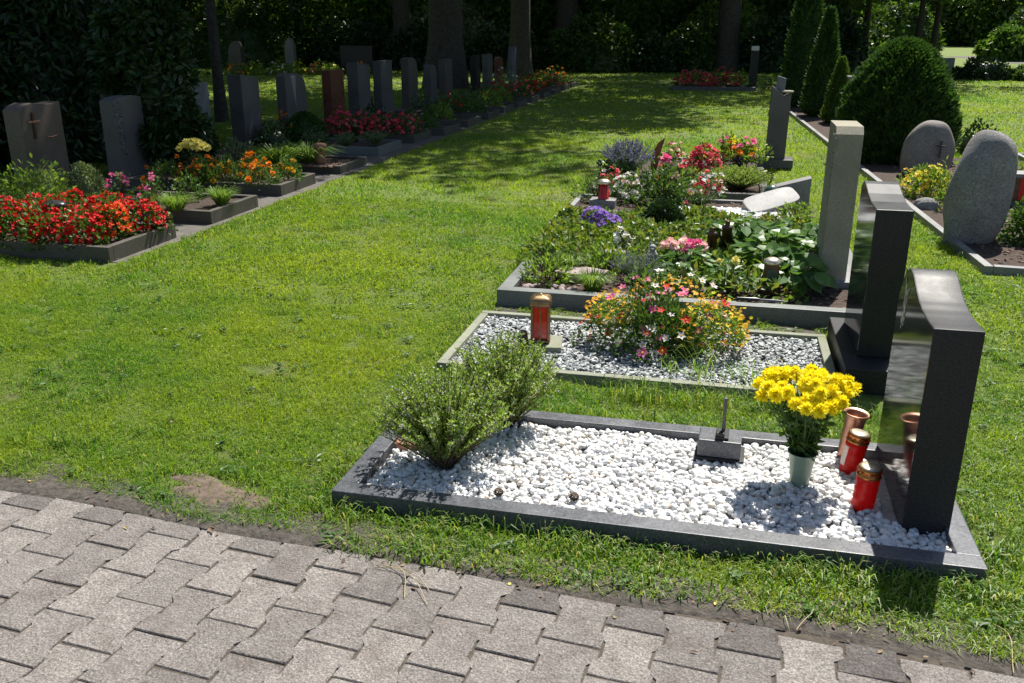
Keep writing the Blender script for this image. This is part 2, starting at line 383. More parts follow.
# band of dirt between pavers and turf: a low irregular strip
g = Geo(); xs = np.linspace(-9, 7, 400)
w0 = path_edge(xs); w1 = w0 + .135 + .04 * np.sin(xs * 3.1) + .05 * snoise(xs, xs * 0, 6, 2) + .05 * np.clip(-xs - 1.6, 0, 1.2)
rows = [(w0, .003), (w0 + .015, .011), (w0 * .4 + w1 * .6, .012), (w1 + .06, .001)]
V = np.concatenate([np.stack([xs, a, np.full_like(xs, z) + (.003 * snoise(xs, a, 40, 1) if z > .01 else 0)], 1) for a, z in rows])
g.add(V, np.array([[r * 400 + i, r * 400 + i + 1, (r + 1) * 400 + i + 1, (r + 1) * 400 + i] for r in range(3) for i in range(399)]))
tag(g.build('path_edge_strip', 'dirt', smooth=True), kind='structure')
# double-T pavers
g = Geo(); We, Ww, Lp, gap = .181, .139, .2235, .0052; pitch = (We + Ww) / 2
def paver_outline(s):
    a, w, l = We / 2 - s, Ww / 2 - s, Lp / 2 - s
    q = [(-a, -l), (a, -l), (a, -l + .052), (w, -l + .074), (w, l - .074), (a, l - .052), (a, l), (-a, l), (-a, l - .052), (-w, l - .074), (-w, -l + .074), (-a, -l + .052)]
    return np.array(q)
ang = math.radians(-5.0); ca, sa = math.cos(ang), math.sin(ang)
half = np.array([[-We / 2, -Lp / 2], [We / 2, -Lp / 2]])
for ci in range(-36, 36):
    for rj in range(-17, 6):
        cx = ci * pitch; cyy = rj * Lp + (Lp / 2 if ci % 2 else 0)
        wx = cx * ca - cyy * sa - 1.132 - Lp / 2 * sa; wy = cx * sa + cyy * ca + 2.050 + Lp / 2 * ca
        if wx < -6.5 or wx > 4.5: continue
        lim = path_edge(wx)
        if wy - Lp * .5 + .03 > lim: continue
        tilt = rng.normal(0, .006, 2); dz = rng.normal(0, .0010)
        out = []
        jr = rng.normal(0, .0020, (12, 2))
        for s, z in ((gap / 2, .002), (gap / 2 + .0005, .0105), (gap / 2 + .003, .0135)):
            q = paver_outline(s) + jr
            x = q[:, 0] * ca - q[:, 1] * sa; y = q[:, 0] * sa + q[:, 1] * ca
            Yw = wy + y
            Yw = np.minimum(Yw, path_edge(wx + x) - (s - gap / 2))
            out.append(np.stack([wx + x, Yw, z + dz + tilt[0] * x + tilt[1] * y], 1))
        if np.ptp(out[0][:, 1]) < .03: continue
        V = np.concatenate(out); F4 = [[k * 12 + i, k * 12 + (i + 1) % 12, (k + 1) * 12 + (i + 1) % 12, (k + 1) * 12 + i] for k in range(2) for i in range(12)]
        stained = int(wy + Lp * .45 > lim and rng.random() < .5)
        g.add(V, [np.array(F4), np.array([[24, 25, 26, 27, 28, 29, 30, 31, 32, 33, 34, 35]])], stained)
tag(g.build('paved_path', ['paver', 'paver_stained']), kind='structure')

# gritty strip that runs along the foot ends of the left row
g = Geo(); xs = np.linspace(0, 1, 200); yy = 5.62 + xs * 22
e = -4.27 - .012 * (yy - 5.5) + .03 * snoise(yy, yy * 0, 7, 1)
V = np.concatenate([np.stack([np.full_like(yy, -7.0), yy, np.full_like(yy, .004)], 1), np.stack([e, yy, np.full_like(yy, .004)], 1)])
g.add(V, np.array([[i, 200 + i, 201 + i, i + 1] for i in range(199)]))
tag(g.build('side_path', 'slatepath'), kind='structure')

g = Geo(); n = 60; th = np.linspace(0, 2 * PI, n, endpoint=False); q = 1 + .25 * np.sin(th * 3 + 1) + .15 * np.sin(th * 7) + .08 * rng.normal(size=n)
V = [np.array([[-1.76, 2.66, .013]])]
for f, z in ((.5, .012), (.85, .009), (1.1, .0005)): V.append(np.stack([-1.76 + .22 * f * q * np.cos(th), 2.66 + .075 * f * q * np.sin(th) - .05 * f * q * np.cos(th), z + .002 * rng.normal(size=n) * (f < 1)], 1))
i = np.arange(n)[:, None]; j = (np.arange(n)[:, None] + 1) % n
g.add(np.concatenate(V), [np.concatenate([0 * i, 1 + i, 1 + j], 1), np.concatenate([np.concatenate([1 + k * n + i, 1 + (k + 1) * n + i, 1 + (k + 1) * n + j, 1 + k * n + j], 1) for k in range(2)])])
tag(g.build('bare_patch', 'barepatch', smooth=True), kind='structure')
# ------------------------------------------------------------------ turf (grass)
RECTS = [(-1.31, .90, 2.65, 3.56), (-1.36, .90, 4.03, 4.99), (-1.34, 1.0, 5.2, 7.75), (-1.42, .75, 7.75, 9.05), (-1.40, .46, 9.05, 11.75), (.38, .8, 11.45, 11.87), (-7.0, -4.29, 5.58, 27.5),
         (-1.9, .75, 25.6, 27.6)]
def rkerb(Y): return 1.82 - (Y - 6.75) * .0565
def turf_mask(X, Y):
    m = Y > path_edge(X) + .055 + .03 * snoise(X, Y, 9, 3) + .05 * np.clip(-X - 1.6, 0, 1.2)
    for x0, x1, y0, y1 in RECTS: m &= ~((X > x0) & (X < x1) & (Y > y0) & (Y < y1))
    m &= ~((X > rkerb(Y) - .02) & (Y > 6.66) & (Y < 12.9) & (X < 3.75))
    m &= ~((X > rkerb(Y) - .02) & (Y >= 12.9) & (Y < 23) & (X < rkerb(Y) + .95))
    return m
g = Geo()
def turf(n, y0, y1, x0, x1, h, w, quad):
    X = rng.uniform(x0, x1, n); Y = rng.uniform(y0, y1, n)
    k = in_view(X, Y) & turf_mask(X, Y)
    bare = .5 * snoise(X, Y, 8, 4) + .9 * snoise(X, Y, 26, 2) + .25 * rng.normal(size=n)
    k &= bare > -1.0
    d = (X + 1.76) ** 2 / .08 + (Y - 2.66 + .14 * (X + 1.76)) ** 2 / .009; k &= ~((d < 1) & (rng.random(n) < .78))     # worn bare spot by the path
    X, Y = X[k], Y[k]; n = len(X)
    cl = 1 + .38 * snoise(X, Y, 4, 2) + .38 * snoise(X, Y, 15, 5) + .3 * snoise(X, Y, 37, 3)
    H = h * np.clip(cl, .35, 2.1) * rng.uniform(.5, 1.3, n)
    a = rng.uniform(0, 2 * PI, n); lean = rng.uniform(.3, 1.9, n)
    d = np.stack([np.cos(a), np.sin(a), np.zeros(n)], 1); b = rng.uniform(0, 2 * PI, n)
    s = np.stack([np.cos(b), np.sin(b), np.zeros(n)], 1) * (w * rng.uniform(.6, 1.3, n))[:, None] * .5
    P0 = np.stack([X, Y, np.zeros(n)], 1); up = np.array([0, 0, 1.0])
    Hc = H[:, None]; lc = lean[:, None]
    if quad:
        m1 = P0 + up * Hc * .55 + d * Hc * lc * .25; t = P0 + up * Hc * (1 - .36 * lc) + d * Hc * lc * .85
        V = np.stack([P0 - s, P0 + s, m1 + s * .9, m1 - s * .9, t], 1); i = np.arange(n)[:, None] * 5
        g.add(V, [i + [0, 1, 2, 3], i + [3, 2, 4]])
    else:
        t = P0 + up * Hc * .85 + d * Hc * lc * .6
        g.add(np.stack([P0 - s, P0 + s, t], 1), np.arange(3 * n).reshape(n, 3))
turf(500000, 2.2, 5.0, -5.8, 4.4, .032, .0034, True)
turf(300000, 5.0, 8.5, -8.5, 6.5, .034, .0058, True)
turf(190000, 8.5, 14.5, -11, 9, .038, .011, False)
turf(150000, 14.5, 26, -19, 12, .042, .020, False)
turf(90000, 26, 44, -30, 20, .05, .04, False)
tag(g.build('grass', 'grass'), 'short mown grass covering the lawn between the grave rows', 'grass', kind='stuff')

# longer unmown grass along kerbs
g = Geo()
def tall(n, x0, x1, y0, y1, h, w=.005, side=None):
    X = rng.uniform(x0, x1, n); Y = rng.uniform(y0, y1, n)
    k = snoise(X, Y, 11, 3) + .8 * rng.normal(size=n) > -.3; X, Y = X[k], Y[k]; n = len(X)
    H = h * rng.uniform(.4, 1.15, n) * (1 + .3 * snoise(X, Y, 7, 1)); a = rng.uniform(0, 2 * PI, n)
    d = np.stack([np.cos(a), np.sin(a), np.zeros(n)], 1)
    if side is not None: d = unit(d + np.array(side))
    s = np.cross(d, [0, 0, 1.0]); s = unit(s + .5 * rdir(n) * [1, 1, 0]) * (w * rng.uniform(.5, 1.2, n))[:, None] * .5
    P0 = np.stack([X, Y, np.zeros(n)], 1); L = rng.uniform(.3, 1.2, n)[:, None]; Hc = H[:, None]; up = np.array([0, 0, 1.0])
    p1 = P0 + up * Hc * .45 + d * Hc * L * .12; p2 = P0 + up * Hc * .8 + d * Hc * L * .45; t = P0 + up * Hc * (.98 - .3 * L) + d * Hc * L * .95
    V = np.stack([P0 - s, P0 + s, p1 + s, p1 - s, p2 + s * .8, p2 - s * .8, t], 1); i = np.arange(n)[:, None] * 7
    g.add(V, [np.concatenate([i + [0, 1, 2, 3], i + [3, 2, 4, 5]]), i + [5, 4, 6]])
tall(2600, -1.3, .95, 2.56, 2.65, .065); tall(3800, -1.2, 1.3, 2.36, 2.6, .05, .006)
tall(1200, -1.42, -1.31, 2.6, 3.6, .06); tall(1500, -.8, .7, 3.57, 3.7, .07)
tall(2200, -.9, .75, 3.85, 4.03, .10, .004); tall(500, -1.5, -1.36, 4.0, 5.0, .06)
tall(700, .9, 1.05, 2.7, 3.6, .06); tall(500, -1.45, -1.34, 5.2, 7.5, .07)
tall(500, 1.55, 1.8, 6.6, 9.5, .05); tall(900, -4.22, -4.05, 5.5, 9.5, .07, .007)
for _ in range(330):                                                       # coarse tufts in the turf
    x, y = rng.uniform(-4.5, 2.6), rng.uniform(2.6, 7.5)
    if turf_mask(np.array([x]), np.array([y]))[0] and in_view(np.array([x]), np.array([y]))[0]:
        q = rng.uniform(.03, .09); tall(int(26 + 500 * q), x - q, x + q, y - q * .7, y + q * .7, rng.uniform(.035, .06), .0045)
tall(130, -.1, .5, 4.06, 4.3, .15, .004, (.3, -1.2, 0)); tall(90, -.25, .05, 4.2, 4.5, .2, .004, (-.5, -.8, 0))
tag(g.build('long_grass', 'grass_long'), 'longer unmown grass tufts growing along the grave kerbs', 'grass', kind='stuff')
# broad leaved weeds and clover in the turf
g = Geo()
for _ in range(420):
    x, y = rng.uniform(-4.6, 3.2), 2.35 + 6.5 * rng.random() ** 1.5
    if not (turf_mask(np.array([x]), np.array([y]))[0] and in_view(np.array([x]), np.array([y]))[0]): continue
    n = int(rng.integers(6, 16)); a = rng.uniform(0, 2 * PI, n); q = rng.uniform(.0, .05, n) * (rng.random() < .5)
    Pn = np.stack([x + q * np.cos(a * 3), y + q * np.sin(a * 3), rng.uniform(.012, .028, n)], 1)
    leaves6(g, Pn, np.stack([np.cos(a), np.sin(a), .35 + 0 * a], 1), rng.uniform(.018, .042, n), rng.uniform(.010, .018, n), hint=np.array([0, 0, 1.0]) + .25 * rdir(n), droop=.3)
tag(g.build('lawn_weeds', 'leaf'), 'small clover and broad leaved weeds growing in the lawn', 'weeds', kind='stuff')
# crumbs and dry leaves on the path edge
g = Geo(); n = 110; X = rng.uniform(-2.6, 1.2, n); Y = path_edge(X) + rng.normal(.03, .06, n)
leaves6(g, np.stack([X, Y, np.full(n, .017)], 1), rdir(n) * [1, 1, .1], rng.uniform(.008, .028, n), rng.uniform(.005, .013, n), hint=np.array([0, 0, 1.0]) + .4 * rdir(n), droop=-.05)
n = 90; X = rng.uniform(-4, 1.5, n); Y = rng.uniform(1.6, 8, n); Y = np.where(Y < path_edge(X), Y, Y)
zz = np.where(Y > path_edge(X), .035, .018)
leaves6(g, np.stack([X, Y, zz], 1), rdir(n) * [1, 1, .1], rng.uniform(.012, .03, n), rng.uniform(.006, .014, n), hint=np.array([0, 0, 1.0]) + .4 * rdir(n), droop=-.05)
n = 30; leaves6(g, np.stack([rng.uniform(-1.2, .6, n), rng.uniform(2.75, 3.4, n), np.full(n, .066)], 1), rdir(n) * [1, 1, .1], rng.uniform(.01, .022, n), rng.uniform(.005, .010, n), hint=np.array([0, 0, 1.0]) + .4 * rdir(n), droop=-.05)
for (x, y, a, L) in ((-1.0, 2.33, -.62, .30), (-1.0, 2.31, -.35, .24), (-.98, 2.34, -.85, .22), (.85, 2.45, -1.5, .22), (.35, 2.4, -1.9, .12)):
    t = np.linspace(0, 1, 9); pts = np.stack([x + L * t * math.cos(a) + .02 * np.sin(t * 4), y + L * t * math.sin(a) + .03 * np.sin(t * 3), .018 + .012 * np.sin(t * PI)], 1)
    tube(g, pts, .0013, 5, 1)
tag(g.build('plant_litter', ['debris', 'rope']), 'dry leaves and straw scattered on path edge and lawn', 'litter', kind='stuff')

# ------------------------------------------------------------------ stones and pebbles
def ico(sub):
    bm = bmesh.new(); bmesh.ops.create_icosphere(bm, subdivisions=sub, radius=1)
    V = np.array([v.co[:] for v in bm.verts]); F = np.array([[v.index for v in f.verts] for f in bm.faces]); bm.free(); return V, F
ICO1, ICO2, ICO5 = ico(1), ico(2), ico(5)
def pebbles(g, Pn, R, base, flat=.7, jag=.12, mi=0):
    V0, F0 = base; n = len(Pn)
    sc = rng.uniform(.75, 1.25, (n, 1, 3)) * R[:, None, None]; sc[:, :, 2] *= flat
    A = rng.uniform(0, 2 * PI, n)
    d = 1 + jag * rng.normal(size=(n, 1, 1)) * np.sin(V0[None, :, :1] * 3 + rng.uniform(0, 6, (n, 1, 1))) + jag * .6 * rng.normal(size=(n, len(V0), 1)) * (1 if len(V0) < 20 else .25)
    V = V0[None] * sc * d
    tl = rng.normal(0, .35, (n, 1)); V[:, :, 2] = V[:, :, 2] + V[:, :, 0] * tl
    x = V[:, :, 0] * np.cos(A)[:, None] - V[:, :, 1] * np.sin(A)[:, None]; y = V[:, :, 0] * np.sin(A)[:, None] + V[:, :, 1] * np.cos(A)[:, None]
    V = np.stack([x, y, V[:, :, 2]], -1) + Pn[:, None, :]
    F = (F0[None] + (np.arange(n) * len(V0))[:, None, None]).reshape(-1, 3)
    g.add(V.reshape(-1, 3), F, mi)
def boulder(name, c, r, lean, mat, parent, seed=0, jag=.05, egg=0.0):
    V, F = ICO5; V = V.copy(); rr = np.random.default_rng(seed)
    d = np.ones(len(V))
    for k in range(14):
        ax = unit(rr.normal(size=3)); f = rr.uniform(2, 9); d += jag * 2.2 / f * np.sin(V @ ax * f + rr.uniform(0, 6))
    zz = np.clip(np.abs(V[:, 2]), 0, .999); V[:, :2] *= ((1 - zz ** 2.3) ** (1 / 2.0) / np.sqrt(1 - zz ** 2 + 1e-6))[:, None].clip(.5, 1.45)
    V = V * d[:, None]
    V[:, :2] *= (1 - egg * V[:, 2:3])
    V = V * r; V[:, 0] += lean * V[:, 2]; V += c
    g = Geo(); g.add(V, F); return g.build(name, mat, parent, smooth=True)

def frame(name, label, x0, x1, y0, y1, h, w, mat, group, soil='soil', soilz=None, sides='FBLR', cat='grave border', bev=.004):
    """four kerb stones and the soil they hold"""
    t = thing(name, ((x0 + x1) / 2, (y0 + y1) / 2, 0), label, cat, group)
    ox, oy = (x0 + x1) / 2, (y0 + y1) / 2; x0 -= ox; x1 -= ox; y0 -= oy; y1 -= oy
    j = .0015
    mid = x0 + (x1 - x0) * .46
    for side, ya, yb in (('F', y0, y0 + w), ('B', y1 - w, y1)):
        if side in sides and w < .07: 
            box('kerb_stone', x0, mid - .001, ya, yb, -.05, h, mat, t, bev); box('kerb_stone', mid + .001, x1, ya + .0015, yb + .0015, -.05, h - .0015, mat, t, bev)
        elif side in sides: box('kerb_stone', x0, x1, ya, yb, -.05, h, mat, t, bev)
    if 'L' in sides: box('kerb_stone', x0, x0 + w, y0 + w + j, y1 - w - j, -.05, h - .001, mat, t, bev)
    if 'R' in sides: box('kerb_stone', x1 - w, x1, y0 + w + j, y1 - w - j, -.05, h - .001, mat, t, bev)
    if soil:
        sz = soilz if soilz is not None else h - .03
        nx, ny = 40, 24; X, Y = np.meshgrid(np.linspace(x0 + w - .004, x1 - w + .004, nx), np.linspace(y0 + w - .004, y1 - w + .004, ny))
        Z = sz + .008 * snoise(X + ox, Y + oy, 14, 2) + .004 * rng.normal(size=X.shape)
        g = Geo(); i = np.arange(nx * ny).reshape(ny, nx)
        F = np.stack([i[:-1, :-1], i[:-1, 1:], i[1:, 1:], i[1:, :-1]], -1).reshape(-1, 4)
        g.add(np.stack([X, Y, Z], -1).reshape(-1, 3), F); g.build('soil', soil, t, smooth=True)
    return t

GB = 'stone borders of the right grave row'
frame('grave_border', 'low blue grey granite border round the nearest grave, filled with white pebbles', -1.30, .88, 2.66, 3.53, .07, .075, 's_kerb', GB, 'grit', .026)
frame('grave_border', 'thin pale cast stone border round the grave with grey stone chips', -1.35, .60, 4.05, 4.96, .05, .045, 's_concrete', GB, 'soil', .012)
frame('grave_border', 'dark green grey granite border round the wide densely planted grave', -1.33, .93, 5.21, 7.72, .11, .085, 's_kerb_green', GB, 'soil', .07)
frame('grave_border', 'pale grey border of the grave with a red lantern at its corner', -1.40, .60, 8.02, 8.86, .08, .05, 's_grey', GB, 'soil', .05)
frame('grave_border', 'dark kerb round the flower bed before the tall slanting topped stele', -1.38, .42, 9.15, 11.7, .09, .07, 's_mid', GB, 'soil', .06)

# white pebbles
g = Geo(); n = 8200
X = rng.uniform(-1.21, .81, n); Y = rng.uniform(2.745, 3.445, n); Z = .028 + .02 * rng.random(n) + .006 * snoise(X, Y, 8, 1)
k = ~((X > .62) & (X < .84) & (Y > 2.95) & (Y < 3.46))
k &= ~(((X + .98) ** 2 + (Y - 3.0) ** 2) < .003)
X, Y, Z = X[k], Y[k], Z[k]
pebbles(g, np.stack([X, Y, Z], 1), rng.uniform(.008, .0145, len(X)), ICO2, .78, .10)
tag(g.build('white_pebbles', 'white_pebble', smooth=True), 'bright white pebbles filling the nearest grave', 'pebbles', kind='stuff')
g = Geo(); n = 9500
X = rng.uniform(-1.30, .55, n); Y = rng.uniform(4.1, 4.91, n); Z = .018 + .016 * rng.random(n)
pebbles(g, np.stack([X, Y, Z], 1), rng.uniform(.007, .014, n), ICO1, .5, .16)
tag(g.build('grey_stone_chips', 'grey_chip'), 'grey and white stone chips filling the grave with a tall lantern', 'gravel', kind='stuff')
g = Geo(); n = 1900
X = rng.uniform(-.6, .5, n); Y = rng.uniform(8.07, 8.45, n); k = (Y > 8.1 + .02 * np.sin(X * 9)); X = X[k]; Y = Y[k]
pebbles(g, np.stack([X, Y, .065 + .012 * rng.random(len(X))], 1), rng.uniform(.011, .018, len(X)), ICO1, .7, .1)
tag(g.build('white_gravel', 'white_pebble', smooth=True), 'strip of white gravel beside the pale leaning slab', 'gravel', kind='stuff')
g = Geo(); n = 2600
X = np.concatenate([rng.uniform(-1.3, .8, n), rng.uniform(-6.2, -4.5, n)]); Y = np.concatenate([rng.uniform(5.3, 9.0, n), rng.uniform(9.8, 10.4, n)])
Z = np.where(Y < 7.65, .075, .055); Z = np.where(X < -3, .10, Z)
X = np.concatenate([X, rng.uniform(1.95, 3.6, 2600)]); Y = np.concatenate([Y, rng.uniform(6.95, 12.6, 2600)]); Z = np.concatenate([Z, np.full(2600, .034)])
k = ~((Y > 7.6) & (Y < 8.1) & (X < 1)) & ~((Y > 8.8) & (X > -3) & (X < 1)) & ((X < 1) | (X > rkerb(Y) + .09))
pebbles(g, np.stack([X, Y, Z], 1)[k], rng.uniform(.008, .02, k.sum()), ICO1, .4, .2)
tag(g.build('bark_mulch', 'mulch'), 'coarse brown mulch on the open soil of the graves', 'mulch', kind='stuff')
# soil strip between the second and third grave
g = Geo(); nx, ny = 60, 8; X, Y = np.meshgrid(np.linspace(-1.33, .6, nx), np.linspace(4.962, 5.208, ny)); Z = .012 + .008 * snoise(X, Y, 16, 1); Z[0] = Z[-1] = .006
i = np.arange(nx * ny).reshape(ny, nx); g.add(np.stack([X, Y, Z], -1).reshape(-1, 3), np.stack([i[:-1, :-1], i[:-1, 1:], i[1:, 1:], i[1:, :-1]], -1).reshape(-1, 4))
tag(g.build('bare_ground', 'dirt', smooth=True), kind='structure')

# ------------------------------------------------------------------ right row headstones
HS = 'headstones of the right row'
# stone 1
t = thing('headstone', (.745, 3.2, 0), 'thick dark granite headstone with a scooped sloping top, on the nearest white pebbled grave', 'headstone', HS)
prof = [(-.30, .03), (.31, .03), (.31, .70)]
ky = np.array([.24, .17, .12, .07, .02, -.04, -.11, -.19, -.30]); kz = np.array([.815, .832, .824, .803, .783, .768, .759, .756, .758])
for y in np.linspace(.24, -.30, 36):
    w = np.exp(-((ky - y) / .035) ** 2); prof.append((float(y), float((w * kz).sum() / w.sum())))
bm = bmesh.new(); bm_prism(bm, prof, 0, -.075, .075, .005)
o = bm_obj('slab', bm, ['s_dark', 's_dark_pol'], t)
for p in o.data.polygons: p.use_smooth = p.normal.z > .5 and p.area > 1e-4
for p in o.data.polygons:
    if p.normal.x < -.95: p.material_index = 1
g = Geo()
def curve(pts, r=.0011, k=4):
    tube(g, pts, r, k)
for (s, y0, z0) in ((1, .19, .60), (-1, .16, .62)):                       # engraved twig
    q = np.linspace(0, 1, 14)
    curve(np.stack([np.full(14, -.0765), y0 - .10 * q * s * .4, z0 + .15 * q + .012 * np.sin(q * 7)], 1))
    for a in np.linspace(.1, .98, 13):
        p0 = np.array([-.0765, y0 - .04 * a * s, z0 + .15 * a]); d = np.array([0, s * .03 * math.cos(a * 9), .022])
        leaves(g, np.array([p0]), np.array([d]), .035, .014, hint=np.array([[-1.0, 0, 0]]), lift=0)
g.build('engraving', 'engrave', t)
# stone 2 with plinth
t = thing('headstone', (.82, 4.55, 0), 'black polished headstone with curved top on a dark plinth, behind the grey chip grave', 'headstone', HS)
box('plinth', -.20, .08, -.32, .50, -.02, .125, 's_dark', t, .006)
prof = [(-.16 + .02, .126), (.42, .126), (.42, .87), (.36, .905), (.30, .90), (.18, .872), (.06, .853), (-.14, .85)]
bm = bmesh.new(); bm_prism(bm, prof, 0, -.13, .035, .005)
o = bm_obj('slab', bm, ['s_black', 's_dark_pol'], t)
for p in o.data.polygons:
    if p.normal.x < -.95: p.material_index = 1
# stone 3
t = thing('headstone', (.72, 6.1, 0), 'tall pale sandstone headstone with one rough broken edge, in the densely planted grave', 'headstone', HS)
bm = bmesh.new(); prof = [(-.21, .08), (.20, .08), (.20, 1.075), (-.16, 1.075), (-.21, 1.03)]
bm_prism(bm, prof, 0, -.085, .075, .003)
bm_obj('slab', bm, 's_light', t)
# rough carved edge on the front arris, upper half
g = Geo(); V, F = ICO5; nn = 46
for k in range(nn):
    z = 1.02 - .42 * (k / nn) ** 1.1; w = .030 * (1 - k / nn) + .006
    Vv, Ff = ICO1; q = Vv * np.array([.012, w * 1.6, .022]) * rng.uniform(.7, 1.3, 3) + np.array([-.086, -.17 + rng.uniform(-.03, .03) * (1 - k / nn), z]); g.add(q, Ff)
g.build('rough_carving', 's_light', t)
box('plinth', -.12, .14, -.24, .28, .04, .115, 's_grey', t, .004)
# dark stele row five
t = thing('stele', (.56, 11.65, 0), 'tall narrow dark stele with a slanting cut top and small pale disc', 'gravestone', HS)
bm = bmesh.new(); bm_prism(bm, [(-.11, 0), (.12, 0), (.13, .90), (.05, .86), (-.10, .98)], 1, -.10, .12, .004); bm_obj('slab', bm, 's_mid', t)
bm = bmesh.new(); bm_prism(bm, [(-.05, .93), (.05, .90), (.06, 1.06), (-.04, 1.09)], 1, .0, .06, .004); bm_obj('top_block', bm, 's_bluegrey', t)
g = Geo(); lathe(g, [(0, .0), (.075, 0), (.085, .012), (.075, .024), (0, .024)], (.075, -.03, .90), 24); g.build('disc', 's_light', t, True)
box('plinth', -.2, .22, -.18, .2, .02, .12, 's_mid', t)
# leaning pale slab, block, sphere
t = thing('stone_slab', (.42, 8.45, .06), 'pale smooth oblong slab propped up at a slant beside white gravel', 'stone slab')
bm = bmesh.new(); n = 28; pts = []
for i in range(n):
    a = 2 * PI * i / n; ct_, s_ = math.cos(a), math.sin(a); e = .45
    pts.append((.245 * abs(ct_) ** e * math.copysign(1, ct_), .13 * abs(s_) ** e * math.copysign(1, s_)))
bm_prism(bm, pts, 2, 0, .07, .008); o = bm_obj('slab', bm, 's_grey', t); o.rotation_euler = (math.radians(22), math.radians(-14), math.radians(22)); o.location = (0, .02, .05)
t = thing('stone_block', (.62, 9.0, .0), 'grey wedge shaped memorial block behind the pale leaning slab', 'memorial stone')
bm = bmesh.new(); bm_prism(bm, [(-.17, .02), (.17, .02), (.17, .30), (-.17, .20)], 1, -.08, .10, .006); bm_obj('block', bm, 's_grey', t)
t = thing('garden_ball', (.44, 8.93, .15), 'dark green glazed ball beside the grey wedge shaped block', 'ornament')
g = Geo(); V, F = ico(4); g.add(V * .075, F); g.build('ball', 'greenglaze', t, True)

# ------------------------------------------------------------------ plants
def dome_pts(n, r, h, lump=.18, fill=.5, seed=None):
    d = rdir(n); d[:, 2] = np.abs(d[:, 2]) * 1.0 - .12; d = unit(d)
    ph = rng.random((5, 4)); l = 1
    for a in ph: ax = unit(a[:3] - .5); l = l + lump / 2 * np.sin(d @ ax * 6 + a[3] * 6)
    q = 1 - fill * rng.random(n) ** 1.6
    R = np.array([r, r, h]) if np.isscalar(r) else np.array([r[0], r[1], h])
    return d * R * (l * q)[:, None], d
def bush(name, label, cat, X, Y, z, r, h, leaf='leaf', nleaf=400, L=.035, W=.018, fl=None, group=None, stems=10, lump=.18, core=False, fill=.5, big=False, fcol2=None):
    t = thing(name, (X, Y, z), label, cat, group); g = Geo()
    Pn, d = dome_pts(nleaf, r, h, lump, fill); D = unit(d + .9 * rdir(nleaf) + [0, 0, .35])
    (leaves6 if big else leaves)(g, Pn, D, L * rng.uniform(.7, 1.3, nleaf), W * rng.uniform(.7, 1.3, nleaf), hint=unit(d + .8 * rdir(nleaf) + [0, 0, .5]))
    r0 = r if np.isscalar(r) else min(r)
    if core:
        V, F = ICO2; k = V[:, 2] > -.3; g.add(V * np.array([r0 * .72, r0 * .72, h * .72]) + [0, 0, 0], F)
    g.build('foliage', leaf, t)
    if stems:
        g = Geo()
        for i in range(stems):
            a = rng.uniform(0, 2 * PI); q = rng.uniform(.2, .75) * r0
            tube(g, [(0, 0, -.01), (q * .4 * math.cos(a), q * .4 * math.sin(a), h * .35), (q * math.cos(a), q * math.sin(a), h * .75)], [.005, .004, .002], 4)
        g.build('stems', 'stem', t)
    for i, f in enumerate(fl or []):
        mat, n, R = f[:3]; kind = f[3] if len(f) > 3 else 'star'
        Pn, d = dome_pts(n, r, h, lump, .12); k = d[:, 2] > .12; Pn, d = Pn[k] * 1.03, d[k]; n = len(Pn)
        Nn = unit(d + [0, -.25, .7] + .35 * rdir(n)); g = Geo(); Rr = R * rng.uniform(.75, 1.25, n)
        if kind == 'star': blossoms(g, Pn, Nn, Rr, 5, .25, 0, 1)
        elif kind == 'daisy': blossoms(g, Pn, Nn, Rr, 8, .1, 0, 1, 1.0)
        elif kind == 'pom': pompoms(g, Pn, Nn, Rr, 16)
        elif kind == 'ball': pompoms(g, Pn, Nn, Rr, 26, 0, .75)
        elif kind == 'loose':
            for q in range(3): blossoms(g, Pn + .35 * R * rdir(n), unit(Nn + .5 * rdir(n)), Rr * .8, 4, .5, 0, None)
        g.build('blossoms', [mat, 'p_amber' if mat != 'p_yellow' else 'p_orange'], t)
    return t
def spikes(name, label, cat, X, Y, z, r, h, leaf, nst=60, per=16, L=.018, W=.005, tip=None, tipn=10, group=None, spread=1.0, seg=6, stemmat='stem', tipR=.006):
    """plants made of many upright leafy stems fanning from the base"""
    t = thing(name, (X, Y, z), label, cat, group); g = Geo(); gs = Geo(); gt = Geo()
    for i in range(nst):
        a = rng.uniform(0, 2 * PI); q = math.sqrt(rng.random()); R = q * r * spread; hh = h * (1 - .35 * q * q) * rng.uniform(.75, 1.08)
        tt = np.linspace(0, 1, seg); b = R * (.30 * tt + .70 * tt ** 1.2) + .012
        pts = np.stack([b * math.cos(a) + .01 * rng.normal(), b * math.sin(a) + .01 * rng.normal() + 0 * tt, hh * tt], 1)
        tube(gs, pts, np.linspace(.0032, .0012, seg), 4, cap=False)
        s = rng.uniform(.22, 1.0, per); P_ts = np.stack([np.interp(s, tt, pts[:, k]) for k in range(3)], 1)
        D = unit(rdir(per) * [1, 1, .4] + [0, 0, .75]); leaves(g, P_ts, D, L * rng.uniform(.7, 1.2, per), W, lift=.2)
        if tip:
            s = rng.uniform(.78, 1.03, tipn); P_ts = np.stack([np.interp(s, tt, pts[:, k]) for k in range(3)], 1) + .004 * rdir(tipn)
            blossoms(gt, P_ts, rdir(tipn) + [0, 0, .4], tipR, 3, .4)
    gs.build('stems', stemmat, t); g.build('foliage', leaf, t)
    if tip: gt.build('blossoms', tip, t)
    return t
